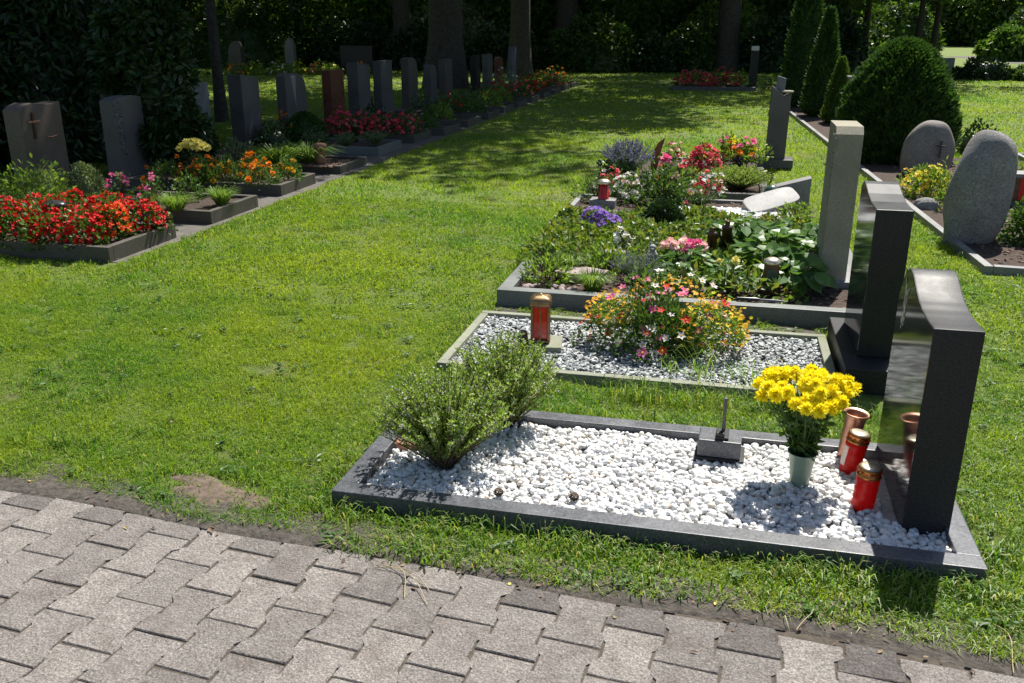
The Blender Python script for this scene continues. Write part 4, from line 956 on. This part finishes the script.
stele(1.50, 19.7, .16, .2, .72, 'low grey stele between the two tallest conifers', 's_mid', 's_grey')
stele(2.55, 15.6, .5, .2, 1.12, 'grey headstone showing above the left shoulder of the round thuja', 's_mid', 's_grey')
bush('perennial', 'yellow flowering bright green perennial between the two boulders', 'flowers', 1.98, 9.75, .04, (.27, .2), .28, 'leaf_light', 1300, .05, .018, [('p_yellow', 150, .026), ('p_amber', 60, .022)])
bush('perennial', 'fresh green leafy plant just left of the big boulder', 'plant', 2.06, 9.1, .04, .14, .34, 'leaf_light', 320, .045, .022)
bush('shrub', 'leafy green shrub at the right picture edge beside the big boulder', 'shrub', 2.36, 7.75, .04, .20, .36, 'leaf', 1100, .045, .025, big=True)
bush('shrub', 'low dark shrub between the thuja and the open lawn', 'shrub', 3.3, 13.6, 0, .32, .40, 'leaf_dark', 900, .05, .03, core=True)
bush('perennial', 'low light green plants beyond the red lantern at the right edge', 'plant', 3.3, 10.9, .04, (.4, .3), .16, 'leaf_light', 500, .05, .025)
t = thing('grave_lantern', (2.78, 9.5, .03), 'squat dark framed lantern with red glass right of the big boulder', 'lantern')
box('base', -.13, .13, -.11, .11, 0, .05, 's_mid', t); box('red_glass', -.06, .06, -.055, .055, .051, .27, 'redcap', t, .004)
for sx in (-1, 1):
    for s2 in (-1, 1): box('corner_post', sx * .078 - .018, sx * .078 + .018, s2 * .072 - .018, s2 * .072 + .018, .051, .27, 'bronze', t, .002)
box('roof', -.13, .13, -.12, .12, .271, .31, 's_grey', t, .008)

# ------------------------------------------------------------------ left row
GL = 'stone borders of the left grave row'
lg = [(5.60, 6.46), (7.00, 7.84), (8.42, 9.24), (9.92, 10.74), (11.48, 12.38), (12.93, 13.73), (13.95, 14.85), (15.3, 16.2), (16.7, 17.6), (18.1, 19.0), (19.4, 20.3), (20.8, 21.7), (22.2, 23.1), (23.6, 24.5), (25.0, 25.9), (26.3, 27.1)]
ll = ['brown kerb round the red begonia bed at the left edge', 'brown kerb of the small bed with two light green tufts', 'brown kerb round the orange marigold bed',
      'low brown kerb round open soil with a small brown pot', 'green grey kerb round the bed of pale cushion mounds', 'reddish brown kerb at the pink red flower bed',
      'dark kerb of the seventh grave, in tree shade', 'dark kerb before the small red cluster with white blooms', 'dark kerb of the long green bed in tree shade',
      'tenth kerb of the left row, under red blooms', 'eleventh kerb of the left row, in deep shade', 'twelfth kerb of the left row, in deep shade', 'thirteenth kerb of the left row, in deep shade',
      'fourteenth kerb of the left row, in deep shade', 'fifteenth kerb of the left row, by orange blooms', 'farthest kerb of the left row, at the end of the lawn']
for i, ((a, b), lab) in enumerate(zip(lg, ll)):
    xe = -4.37 if i < 2 else -4.42 if i < 4 else -4.55 if i < 6 else -4.40 if i < 9 else -4.45
    frame('grave_border', lab, -6.25, xe, a, b, .12 if i != 3 else .10, .055, ['s_brownkerb', 's_brownkerb', 's_brownkerb', 's_brownkerb', 's_kerb_green', 's_brownkerb'][min(i, 5)], GL, 'soil')
HL = 'headstones of the left row'
def hstone(Y0, Y1, h, label, mat, shape='flat', th=.16, X=-6.3, side=None):
    c = (Y0 + Y1) / 2; w = (Y1 - Y0) / 2
    t = thing('headstone', (X, c, 0), label, 'headstone', HL)
    if shape == 'wave': prof = [(-w, 0), (w, 0), (w, h - .0), (w * .6, h - .012), (0, h - .01), (-w * .4, h + .012), (-w * .75, h - .01), (-w, h - .045)]
    elif shape == 'round': prof = [(-w, 0), (w, 0), (w * 1.02, h - .25), (w * .9, h - .12), (w * .55, h - .03), (0, h), (-w * .7, h), (-w, h - .03)]
    elif shape == 'slant': prof = [(-w, 0), (w, 0), (w, h - .05), (-w, h)]
    elif shape == 'chip': prof = [(-w, 0), (w, 0), (w, h - .02), (w * .3, h), (-w * .5, h - .01), (-w * .95, h - .04)]
    else: prof = [(-w, 0), (w, 0), (w, h), (-w, h)]
    prism('slab', prof, 0, -th, 0, mat, t, .006); return t
t = hstone(7.16, 7.70, .97, 'pinkish grey headstone with a gently curved top and a small bronze cross', 's_pink', 'wave', .18)
box('cross_upright', .001, .015, -.135, -.110, .66, .90, 'bronze', t, .003); box('cross_bar', .0155, .026, -.20, -.05, .805, .825, 'bronze_light', t, .003)
g = Geo(); tube(g, [(.006, 0.03, .66), (.006, .10, .655), (.006, .17, .665)], [.003, .006, .003], 6); g.build('bronze_twig', 'bronze_light', t)
t = hstone(8.5, 8.98, .95, 'dark headstone with a rough broken left edge, against the rhododendron', 's_mid', 'chip', .18)
g = Geo(); n = 60; q = np.arange(n) / n
for k in range(n):
    V, F = ICO1; g.add(V * np.array([.015, .03 + .03 * (1 - q[k]), .02]) * rng.uniform(.6, 1.3, 3) + [0, -.19 + .04 * q[k] + rng.uniform(-.03, .03), .9 - .55 * q[k]], F)
g.build('rough_carving', 's_mid', t)
hstone(9.85, 10.35, 1.0, 'blue grey headstone half hidden at the right side of the rhododendron', 's_bluegrey', 'flat')
hstone(11.15, 11.62, 1.05, 'dark headstone leaning slightly beside the thin tree trunk', 's_mid', 'slant', .2)
t = hstone(12.4, 13.06, 1.0, 'round shouldered dark headstone with a pale vertical streak', 's_mid', 'round', .15)
g = Geo(); V, F = ICO2
for k in range(26):
    q = k / 26; g.add(V * np.array([.008, .075 * (1 - q) ** 1.3 + .008, .025]) + [0.0, -.07 + .03 * q, .95 - .42 * q], F)
g.build('quartz_streak', 's_grey', t)
hstone(13.98, 14.5, .98, 'red brown headstone with a flat top behind the pink red flowers', 's_red', 'flat')
hstone(15.1, 15.66, 1.06, 'grey black headstone right of the red brown one', 's_mid', 'slant', .2)
hstone(16.2, 16.78, 1.05, 'dark upright headstone, third from the red brown one counting away', 's_mid', 'flat')
hstone(17.7, 18.25, 1.06, 'pinkish dark headstone before the thick tree trunk', 's_pink', 'round')
hstone(19.1, 19.52, .87, 'low dark headstone just left of the thick tree trunk', 's_mid', 'round')
hstone(20.15, 20.7, .95, 'dark headstone standing directly in front of the thick tree trunk', 's_pink', 'flat')
hstone(22.75, 23.15, .95, 'narrow dark headstone, first of the pair right of the thick tree trunk', 's_black', 'flat')
hstone(23.9, 24.4, .96, 'narrow dark headstone, second of the pair right of the thick tree trunk', 's_mid', 'flat')
hstone(25.2, 25.6, .85, 'small brownish headstone right of the pair', 's_red', 'round')
hstone(26.7, 27.2, 1.08, 'pale grey slim headstone at the far end of the left row', 's_bluegrey', 'flat', .12)

# begonia bed
GBn = 'red begonias of the left bed'
bl = ['front left', 'front', 'front', 'corner', 'right end', 'back', 'back']
spots = [(-5.62, 5.63, .2, 'p_red', 'red begonias half cut off at the left picture edge'), (-5.28, 5.66, .2, 'p_red', 'red begonias left of the black oval stone along the front kerb'),
         (-4.95, 5.62, .19, 'p_red', 'red begonias right below the black oval stone'), (-4.66, 5.66, .19, 'p_red', 'red begonias before the orange red ones at the front kerb'),
         (-4.58, 5.86, .15, 'p_orangered', 'orange red begonias glowing in the middle of the red begonia bed'), (-4.50, 6.14, .19, 'p_red', 'red begonias at the kerb end nearest the lawn'),
         (-4.85, 6.16, .19, 'p_red', 'red begonias behind the orange red ones'), (-5.2, 6.14, .18, 'p_red', 'red begonias behind the black oval stone'), (-5.45, 6.02, .15, 'p_red', 'red begonias next to the green bush')]
for x, y, r, m, lab in spots:
    bush('begonia', lab, 'begonias', x - .03, y + .12, .10, r, .27, 'leaf', 420, .04, .028, [(m, 200, .025, 'loose')], GBn, 5, .15, fill=.4)
bush('shrub', 'fresh green bush at the left edge behind the red begonias', 'shrub', -5.72, 6.5, .10, (.34, .28), .44, 'leaf_light', 1700, .05, .02, big=True)
bush('box_ball', 'silvery green round shrub before the pinkish grey headstone', 'shrub', -6.0, 6.98, .10, .19, .32, 'leaf_pale', 2200, .03, .02, core=True, fill=.22, lump=.04, group='silvery round shrubs')
bush('box_ball', 'silvery green round shrub right of the pinkish grey headstone, next to pink geraniums', 'shrub', -5.85, 7.32, .10, .18, .34, 'leaf_pale', 2200, .03, .02, core=True, fill=.22, lump=.04, group='silvery round shrubs')
t = thing('oval_stone', (-4.98, 5.86, .33), 'black polished oval stone resting among the red begonias', 'stone'); boulder('stone', (0, 0, .03), (.09, .065, .035), 0, 'blackstone', t, 2, .01)
bush('geranium', 'pink geranium beside the silvery round shrub', 'geranium', -5.48, 7.35, .12, .11, .26, 'leaf', 120, .035, .025, [('p_pink', 9, .036, 'pom')], 'pink geraniums')
bush('geranium', 'pink geranium with dark centre beside the light green tufts', 'geranium', -4.98, 7.15, .12, .11, .25, 'leaf', 130, .035, .025, [('p_pink', 8, .04, 'pom')], 'pink geraniums')
bush('geranium', 'small pale red geranium between the two pink ones', 'geranium', -5.3, 7.5, .12, .09, .18, 'leaf', 90, .035, .025, [('p_pinkred', 5, .03, 'pom')], 'pink geraniums')
tuft('grass_cushion', 'light green tuft at the front kerb of the small left bed', 'plant', -4.72, 7.02, .11, .20, .15, 'leaf_light', 420, .006, 'light green tufts')
tuft('grass_cushion', 'light green tuft near the end kerb of the small left bed', 'plant', -4.48, 7.38, .11, .18, .16, 'leaf_light', 380, .006, 'light green tufts')
bush('perennial', 'dark leafy plant with small pale flowers behind the two tufts', 'plant', -4.95, 7.58, .11, .14, .24, 'leaf', 260, .04, .02, [('p_cream', 5, .02)])
MG = 'marigold clumps'
for k, (x, y, r, m, nn, lab) in enumerate([(-5.75, 8.45, .17, 'p_orange', 9, 'rusty orange marigolds in the shade before the broken edged headstone'), (-5.45, 8.75, .16, 'p_orange', 7, 'orange marigolds beside the pale yellow chrysanthemum'),
        (-5.1, 8.5, .17, 'p_amber', 8, 'yellow marigolds right of the pale yellow chrysanthemum'), (-4.95, 8.85, .16, 'p_orange', 14, 'orange marigolds at the back middle of the marigold bed'), (-4.68, 8.5, .16, 'p_orange', 9, 'orange marigolds at the front corner of the marigold bed'),
        (-4.55, 8.85, .15, 'p_amber', 8, 'amber marigolds by the kerb end nearest the lawn'), (-5.3, 8.4, .12, 'p_orange', 7, 'orange marigolds in front of the pale yellow chrysanthemum')]):
    bush('marigold', lab, 'marigolds', x, y, .12, r * 1.15, .21, 'leaf', 700, .04, .014, [(m, nn * 2, .037, 'ball')], MG)
bush('chrysanthemum', 'pale yellow chrysanthemum raised above the orange marigolds', 'chrysanthemum', -5.42, 8.5, .12, .15, .33, 'leaf_dark', 260, .04, .025, [])
t = bpy.data.objects[-1] if False else [o for o in col.objects if o.name.startswith('chrysanthemum') and o.get('label', '').startswith('pale yellow')][0]
add_flowers(t, 'p_cream', [(x, y, .40 - 4 * x * x - 3 * y * y) for x in (-.11, -.055, 0, .055, .11) for y in (-.09, -.03, .03, .09)], .045, 'ball')
bush('shrub', 'pale grey green shrub behind the marigolds in tree shade', 'shrub', -5.75, 9.95, .08, .22, .28, 'leaf_pale', 520, .045, .022)
for i, (x, y) in enumerate(((-5.2, 9.95), (-4.95, 10.15))):
    tuft('fern', ['yellow green arching fern beside the pale grey green shrub', 'yellow green arching fern nearer the small brown pot'][i], 'fern', x, y, .09, .34, .24, 'leaf_light', 240, .016, 'yellow green ferns', 1.1)
t = thing('flower_pot', (-4.72, 10.05, .09), 'small brown clay pot figure on open soil', 'flower pot')
g = Geo(); lathe(g, [(0, 0), (.05, 0), (.06, .05), (.05, .12), (.055, .17), (.075, .2), (.07, .24), (.04, .25), (0, .25)], k=20); g.build('pot', 'terracotta', t, True)
thuja('box_ball', 'large round dark green box bush before the pale streaked headstone', -5.78, 11.85, .30, .52, 4200, 'conifer', 'box bush', .035, .022)
bush('shrub', 'dark bush at the foot of the leaning dark headstone', 'shrub', -6.0, 11.35, .1, .30, .34, 'leaf_dark', 700, .05, .03, core=True)
bush('marigold', 'orange blooms on top of the dark bush', 'flowers', -6.0, 11.7, .3, .13, .22, 'leaf_dark', 80, .03, .02, [('p_orange', 16, .034, 'pom')])
PR = 'pink red impatiens clumps'
for i, (x, y) in enumerate(((-5.75, 12.95), (-5.4, 13.05), (-5.05, 13.05), (-4.75, 13.15), (-5.55, 12.75))):
    bush('impatiens', ['pink red flower clump below the red brown headstone', 'pink red flower clump, second from the box bush', 'pink red flower clump, third from the box bush', 'pink red flower clump nearest the lawn', 'pink red flower clump in front, touching the box bush'][i], 'flowers', x, y, .12, .24, .30, 'leaf', 260, .045, .03, [('p_pinkred', 85, .04, 'loose')], PR)
for i, (x, y) in enumerate(((-5.5, 11.6), (-5.05, 11.6), (-4.75, 11.85))):
    spikes('cushion_plant', ['pale green cushion mound next to the box bush', 'pale green cushion mound, middle of three', 'pale green cushion mound nearest the green grey kerb end'][i], 'plant', x, y, .11, .2, .19, 'leaf_pale', 70, 20, .025, .007, None, 0, 'pale cushion mounds', 1, 4, 'greenstem')
cyl_candle(-5.1, 12.0, .12, .28, .05, 'dark metal grave light between pale mounds and pink red flowers')
SHP = 'shaded plants of the far left row'
far = [(-5.7, 14.1, .28, .34, 'leaf_dark', None, 'dark plants on the grave right after the pink red clumps'), (-4.9, 14.2, .3, .2, 'leaf', ('p_white', 5, .03), 'low green plants with a few white blooms near the lawn'),
       (-5.3, 15.5, .3, .42, 'conifer', None, 'dark round bush before the grey black headstone'), (-5.0, 15.6, .26, .3, 'leaf_light', None, 'lighter green plants in the shade beside the dark round bush'),
       (-5.2, 16.9, .3, .36, 'leaf', ('p_red', 22, .04), 'small red flower cluster with white blooms in the shade'), (-4.8, 17.0, .25, .2, 'leaf', None, 'low plants at the end kerb below the red cluster'),
       (-5.4, 18.3, .35, .32, 'leaf', ('p_red', 8, .04), 'dark green bed with scattered red blooms'), (-4.9, 18.4, .35, .30, 'leaf_light', None, 'bright green leafy mass in the shade near the lawn'),
       (-5.3, 19.6, .4, .32, 'leaf', ('p_red', 10, .04), 'green bed before the pair of narrow headstones'), (-4.9, 19.7, .3, .3, 'leaf_light', None, 'bright green plants right of the shaded green bed'),
       (-5.3, 21.0, .4, .38, 'leaf', ('p_red', 40, .045), 'red blooms below the pale slim headstone, nearest group'), (-4.8, 21.1, .3, .34, 'leaf', ('p_pinkred', 34, .045), 'rosy red blooms beside the lawn edge in the shade'),
       (-5.5, 22.4, .4, .5, 'leaf_pale', ('p_white', 26, .045), 'white blooms on pale foliage below the slim headstone'), (-4.9, 22.5, .3, .3, 'leaf', ('p_red', 40, .05), 'bright red blooms right of the white blooms'),
       (-5.2, 23.8, .4, .34, 'leaf', ('p_red', 44, .05), 'red blooms farther along the shaded row'), (-5.2, 25.2, .4, .4, 'leaf', ('p_orange', 24, .05), 'orange blooms near the far end of the left row'),
       (-4.8, 25.3, .3, .3, 'leaf', ('p_pinkred', 24, .05), 'pinkish red blooms near the far end of the left row'), (-5.0, 26.6, .45, .4, 'leaf', ('p_orange', 40, .05), 'farthest orange blooms of the left row')]
for x, y, r, h, lf, f, lab in far:
    bush('bedding_plant', lab, 'flowers' if f else 'plant', x, y, .1, r, h, lf, 420, .06, .035, [(*f, 'loose')] if f else None, SHP, 0)

# ------------------------------------------------------------------ far middle: red bed with stele, far left graves
t = frame('grave_border', 'dark stone border of the lone red flower bed far across the lawn', -1.6, .6, 25.9, 27.1, .1, .08, 's_mid', None)
FR = 'far red flower clumps'
for i in range(6):
    bush('bedding_plant', ['far red clump at the left end of the lone bed', 'far red clump, second from the left of the lone bed', 'far red clump, third from the left of the lone bed', 'far red clump, fourth from the left of the lone bed', 'far red clump before the dark stele', 'far green clump beside the dark stele'][i], 'flowers', -1.35 + .33 * i, 26.5, .08, .26, .36 + .08 * (i % 2), 'leaf', 220, .07, .04, [('p_pinkred', 60, .055, 'loose')] if i < 5 else None, FR, 0)
t = stele(.52, 26.5, .22, .22, 1.0, 'dark slim stele with a white cap standing far across the lawn', 's_black', None)
box('cap', -.1, .1, -.1, .1, 1.03, 1.14, 'porcelain', t, .01); box('neck', -.05, .05, -.05, .05, 1.0, 1.03, 's_mid', t, 0)
bush('perennial', 'small dark plant right of the white capped stele', 'plant', .95, 26.4, 0, .15, .3, 'leaf_dark', 120, .06, .03)
# second left row far behind (seen between the stones)
def farstone(X, Y, w, h, label, mat, shape='flat'):
    t = thing('headstone', (X, Y, 0), label, 'headstone', 'headstones far behind the left row')
    pr = [(-w / 2, 0), (w / 2, 0), (w / 2, h), (-w / 2, h)] if shape == 'flat' else [(-w / 2, 0), (w / 2, 0), (w / 2, h * .8), (w * .3, h * .97), (0, h), (-w * .35, h * .9), (-w / 2, h * .7)]
    prism('slab', pr, 1, -.12, .12, mat, t, .01)
farstone(-13.4, 32.2, 1.25, .98, 'wide low dark headstone far behind the left row', 's_black')
farstone(-17.6, 31.0, .5, 1.15, 'pinkish rough headstone far left behind the orange flowers', 's_pink', 'r')
farstone(-16.2, 32.5, .35, 1.25, 'slim brown rough stele far behind the left row', 's_boulder_brown', 'r')
farstone(-10.6, 33, .5, .8, 'small dark headstone far behind the thick trunk', 's_mid', 'r')
ff = [(-17.2, 30.3, 'p_orange', 'far orange and red blooms at the left end'), (-16.7, 30.6, 'p_yellow', 'far yellow blooms beside the orange ones'), (-15.4, 31.0, 'p_yellow', 'far low yellow blooms below the slim brown stele'), (-14.6, 31.4, 'p_pinkred', 'far pink blooms on the hedge line'),
      (-13.0, 31.4, 'p_orange', 'far orange blooms before the wide dark headstone'), (-14.0, 31.2, 'p_cream', 'far cream blooms between pink and orange ones'), (-15.9, 30.8, 'p_white', 'far white blooms at the far bed')]
for x, y, m, lab in ff:
    bush('bedding_plant', lab, 'flowers', x, y, 0, .4, .42, 'leaf_light', 300, .09, .05, [(m, 26, .06, 'loose')], 'far flower clumps behind the left row', 0)

# ------------------------------------------------------------------ trees and shrubs
def leaf_blob(g, c, R, n, L, W, mi=0, shell=.35):
    d = rdir(n); q = 1 - shell * rng.random(n); Pn = np.array(c) + d * np.array(R) * q[:, None]
    leaves(g, Pn, d * .5 + rdir(n) + [0, 0, -.15], L * rng.uniform(.7, 1.3, n), W * rng.uniform(.7, 1.3, n), mi=mi)
def tree(name, label, X, Y, tr, th, cr, cz0, cz1, nclump=60, per=170, L=.2, W=.12, leaf='leaf_tree', group=None, cat='tree', lean=(0, 0), flat=.55, rz=0):
    t = thing(name, (X, Y, 0), label, cat, group, rz); g = Geo()
    hc = (cz0 + cz1) / 2; pts = []
    for q in np.linspace(0, 1, 9): pts.append((lean[0] * max(0, q - .4) / .6 + .12 * tr * math.sin(q * 5), lean[1] * max(0, q - .4) / .6 + .1 * tr * math.cos(q * 4), -.05 + q * hc))
    rad = [tr * (1.35 if i == 0 else 1.0) * (1 - .55 * i / 8) for i in range(9)]
    tube(g, pts, rad, 14)
    top = np.array(pts[-1]); gc = Geo()
    for k in range(nclump):
        d = rdir(1)[0]; q = rng.uniform(.45, 1.0); c = np.array([d[0] * cr * q, d[1] * cr * q, hc + d[2] * (cz1 - cz0) / 2 * q]) + [lean[0], lean[1], 0]
        rr = cr * rng.uniform(.16, .30); leaf_blob(gc, c, (rr, rr, rr * flat), per, L, W, shell=.8)
        if k % 3 == 0:
            s0 = np.array(pts[rng.integers(4, 9)]); m = s0 * .5 + c * .5 + [0, 0, .2]
            tube(g, [s0, m, c], [tr * .28, tr * .16, tr * .05], 6, cap=False)
    g.build('trunk', 'bark', t, True); gc.build('crown', leaf, t); return t
TG = 'tall trees behind the cemetery lawn'
t1 = tree('tall_tree', 'thickest dark tree trunk rising behind the left row headstones', -7.9, 25.2, .52, 8, 7.0, 4.5, 17, 120, 240, .26, .17, group=TG, lean=(2.8, -2.8))
t2 = tree('tall_tree', 'thin shaded trunk right beside the rhododendron', -9.05, 15.2, .10, 6, 4.4, 3.0, 11, 75, 220, .2, .12, group=TG, lean=(1.9, -.6))
t3 = tree('tall_tree', 'dark trunk directly behind the pale slim headstone', -6.9, 30.2, .36, 8, 7.0, 4.2, 17, 110, 230, .26, .17, group=TG, lean=(2.5, -2.5))
t4 = copy_tree(t3, (-.3, 37, 0), 1.3, 'dark trunk far behind the lone red flower bed', TG, (1.25, 1.25, 1.15))
copy_tree(t1, (-27, 36, 0), 2.1, 'tall tree spreading over the far left graves', TG)
copy_tree(t3, (-13, 36, 0), 4.0, 'tall tree behind the wide dark headstone', TG, (1.1, 1.1, 1.1))
copy_tree(t3, (4.2, 47, 0), 2.6, 'tall dark tree behind the slender conifers', TG, (1.2, 1.2, 1.2))
copy_tree(t1, (-7, 40, 0), 3.0, 'tall tree left of the far middle trunk, in the dark wood edge', TG)
copy_tree(t2, (-14.5, 12.5, 0), 1.2, 'tall tree behind the rhododendron at the left edge', TG, (1.3, 1.3, 1.3))
RT = 'slim trees at the right behind the lawn'
s1 = tree('slim_tree', 'slim dark tree trunk with thin low foliage above the round thuja', 7.2, 41.5, .16, 5, 3.0, 1.7, 8, 60, 110, .16, .09, group=RT, leaf='leaf_tree')
copy_tree(s1, (8.3, 44, 0), 1.0, 'slim tree just right of the first slim trunk', RT)
copy_tree(s1, (11.2, 40, 0), 2.0, 'slim tree with drooping dark foliage at the right', RT, (1.2, 1.2, 1.0))
copy_tree(s1, (5.6, 45, 0), 4.0, 'slim tree left of the first slim trunk, farther back', RT, (1.1, 1.1, 1.2))
copy_tree(s1, (15.2, 42, 0), 5.0, 'slim tree at the right picture corner', RT, (1.2, 1.2, 1.1))

def bigbush(name, label, X, Y, r, h, n, L, W, leaf, cat='shrub', group=None, big=False):
    t = thing(name, (X, Y, 0), label, cat, group); g = Geo(); rx, ry = (r, r) if np.isscalar(r) else r
    m = max(8, n // 220); cs = []
    for k in range(m):
        d = rdir(1)[0]; d[2] = abs(d[2]); q = rng.uniform(.6, .95)
        c = np.array([d[0] * rx * q, d[1] * ry * q, .12 * h + d[2] * h * .8 * q]); R = rng.uniform(.22, .38) * min(rx, ry, h)
        nn = n // m; dd = rdir(nn); Pn = c + dd * R * (1 - .5 * rng.random(nn))[:, None]; Pn[:, 2] = np.maximum(Pn[:, 2], .03)
        (leaves6 if big else leaves)(g, Pn, unit(dd + rdir(nn) * .8), L * rng.uniform(.7, 1.2, nn), W * rng.uniform(.7, 1.2, nn), hint=unit(rdir(nn) + [0, 0, .8]))
    nn = int(n * .55); dd = rdir(nn); dd[:, 2] = np.abs(dd[:, 2]); Pn = dd * [rx * .8, ry * .8, h * .82] * rng.uniform(.88, 1.1, (nn, 1)) + [0, 0, h * .05]
    (leaves6 if big else leaves)(g, Pn, unit(dd * .4 + rdir(nn) * .9), L * rng.uniform(.8, 1.3, nn), W * rng.uniform(.9, 1.4, nn), hint=unit(dd + rdir(nn) * .6))
    V, F = ICO2; g.add(V * [rx * .68, ry * .68, h * .72] + [0, 0, h * .05], F)
    g.build('foliage', leaf, t)
    g = Geo()
    for i in range(7):
        a = rng.uniform(0, 2 * PI); tube(g, [(0, 0, 0), (rx * .3 * math.cos(a), ry * .3 * math.sin(a), h * .4), (rx * .6 * math.cos(a), ry * .6 * math.sin(a), h * .75)], [.05, .035, .015], 5)
    g.build('stems', 'bark', t); return t
RG = 'big dark rhododendrons at the left'
bigbush('rhododendron', 'dense dark rhododendron covering half of the blue grey headstone', -6.5, 9.42, (.62, .5), 2.8, 9500, .12, .045, 'leaf_dark', group=RG, big=True)
bigbush('rhododendron', 'huge dark rhododendron behind the broken edged headstone', -8.7, 10.6, (1.55, 1.6), 3.6, 15000, .13, .045, 'leaf_dark', group=RG, big=True)
bigbush('rhododendron', 'huge dark rhododendron filling the top left corner', -9.6, 8.4, (1.7, 1.6), 3.6, 13000, .13, .045, 'leaf_dark', group=RG, big=True)
bigbush('rhododendron', 'dark rhododendron rising behind the other two', -10.8, 12.2, (1.8, 1.6), 4.4, 9000, .13, .05, 'leaf_dark', group=RG)
HB = 'dark bushes along the wood edge'
bb = [(-20.5, 36, 3, 3.0, 'leaf_tree', 'dark bush at the far left wood edge'), (-15.5, 37.5, 2.6, 2.0, 'leaf_dark', 'dark hedge bush behind the slim brown stele'), (-12, 36, 2.2, 1.9, 'leaf_dark', 'dark hedge bush behind the wide dark headstone'),
      (-12.0, 39, 2.8, 2.9, 'leaf_pale', 'pale leaved shrub standing above the dark hedge'), (-8.6, 35.2, 1.8, 1.8, 'leaf_dark', 'dark bush right of the thick trunk'), (-5.2, 35.8, 2.0, 2.2, 'leaf_tree', 'dark bush right of the pale slim headstone'),
      (-3.0, 36.4, 1.5, 1.3, 'leaf_dark', 'low dark clipped bush, left of the far middle trunk'), (-1.6, 37.2, 1.4, 1.9, 'leaf_tree', 'taller dark bush beside the far middle trunk'), (1.6, 37, 1.6, 2.2, 'leaf_dark', 'dark bush right of the far middle trunk'),
      (3.6, 38.5, 1.6, 2.4, 'leaf_dark', 'dark bush behind the slender conifers'), (-.5, 40.5, 2.4, 3.0, 'leaf_light', 'lighter green shrub behind the far middle trunk')]
for x, y, r, h, lf, lab in bb:
    bigbush('wood_edge_bush', lab, x, y, (r, 1.3), h, 3600, .17, .10, lf, group=HB)
HR = 'low shrubs along the right lawn edge'
for x, y, r, h, lf, lab in [(8.0, 33.3, 1.0, .7, 'leaf_dark', 'low dark shrub at the far right lawn edge, leftmost'), (9.3, 33.0, .8, .55, 'leaf', 'low green shrub, second along the far right lawn edge'), (10.6, 33.4, .9, .75, 'leaf_light', 'lighter low shrub, third along the far right lawn edge'), (12.0, 33.5, 1.0, .8, 'leaf_dark', 'low dark shrub, rightmost along the far right lawn edge')]:
    bigbush('low_shrub', lab, x, y, (r, .6), h, 1500, .11, .06, lf, group=HR)
for x, y, w, h, m, lab in [(7.3, 36.0, .5, .6, 's_grey', 'pale headstone beneath the slim trees'), (10.0, 34.2, .4, .6, 's_grey', 'pale headstone between the low shrubs at the far right'), (11.5, 37.5, .7, .7, 's_light', 'pale headstone farther back at the far right')]:
    farstone(x, y, w, h, lab, m)
g = Geo(); g.add([(13, 44, .006), (40, 40, .006), (42, 56, .006), (12, 60, .006)], [[0, 1, 2, 3]]); tag(g.build('far_path', 'slatepath'), kind='structure')
for x, y, r_, h, lf, lab in [(9.5, 62, 3.2, 3.2, 'leaf_tree', 'dark bush in the distance beneath the slim trees'), (19, 66, 3.5, 3.4, 'leaf_tree', 'dark bush in the distance at the right corner'), (13.5, 52, 1.6, 1.4, 'leaf', 'round green bush at the far path')]:
    bigbush('distant_bush', lab, x, y, (r_, 1.6), h, 2600, .3, .18, lf, group='bushes in the distance at the right')
# the wood behind everything reads as one dark mass
g = Geo()
def wood(x0, y0, x1, y1, h, n, thick=3.0, zmin=0.0, L=.34, W=.2):
    q = rng.random(n); X = x0 + (x1 - x0) * q; Y = y0 + (y1 - y0) * q; d = unit(np.array([x1 - x0, y1 - y0])); nr = np.array([d[1], -d[0]])
    off = rng.random(n) * thick + .9 * snoise(X, Y * 0 + X * .3, 1.1, 1); Z = zmin + (h - zmin) * rng.random(n) ** 1.2 * (1 + .15 * snoise(X, Y, .8, 2))
    Pn = np.stack([X + nr[0] * off, Y + nr[1] * off, Z], 1); leaves(g, Pn, rdir(n) + [0, -.2, -.1], L * rng.uniform(.6, 1.3, n), W * rng.uniform(.6, 1.3, n))
def core(x0, y0, x1, y1, h, z0=0):
    d = unit(np.array([x1 - x0, y1 - y0])); nr = np.array([-d[1], d[0]]); m = 60; q = np.linspace(0, 1, m); X = x0 + (x1 - x0) * q; Y = y0 + (y1 - y0) * q; H = h * (.85 + .15 * snoise(X, Y, .7, 3))
    a = np.stack([X, Y, np.full(m, z0)], 1); b = np.stack([X, Y, z0 + (H - z0)], 1); c = b + [nr[0] * 6, nr[1] * 6, 0]; e = a + [nr[0] * 6, nr[1] * 6, 0]
    i = np.arange(m - 1)[:, None]; g.add(np.concatenate([a, b, c, e]), np.concatenate([i + [0, 1, m + 1, m], i + [m, m + 1, 2 * m + 1, 2 * m], i + [2 * m, 2 * m + 1, 3 * m + 1, 3 * m]]))
for seg in ((-48, 34, -22, 42), (-22, 42, 5.0, 45)):
    wood(*seg, 8, 26000); core(*seg, 6.5)
wood(-30, 14, -30, 40, 11, 6000); core(-30, 12, -30, 42, 10)
wood(5.0, 92, 66, 90, 9, 26000, zmin=0, L=.6, W=.35); core(5.0, 93, 66, 91, 7)
wood(62, 90, 44, 20, 9, 9000, L=.5, W=.3); core(63, 90, 45, 18, 8)
wood(4.8, 45, 5.0, 92, 8, 7000); core(4.8, 45, 5.0, 93, 6.5)
tag(g.build('woodland', 'leaf_tree'), 'dark wood behind the cemetery', 'woodland', kind='stuff')
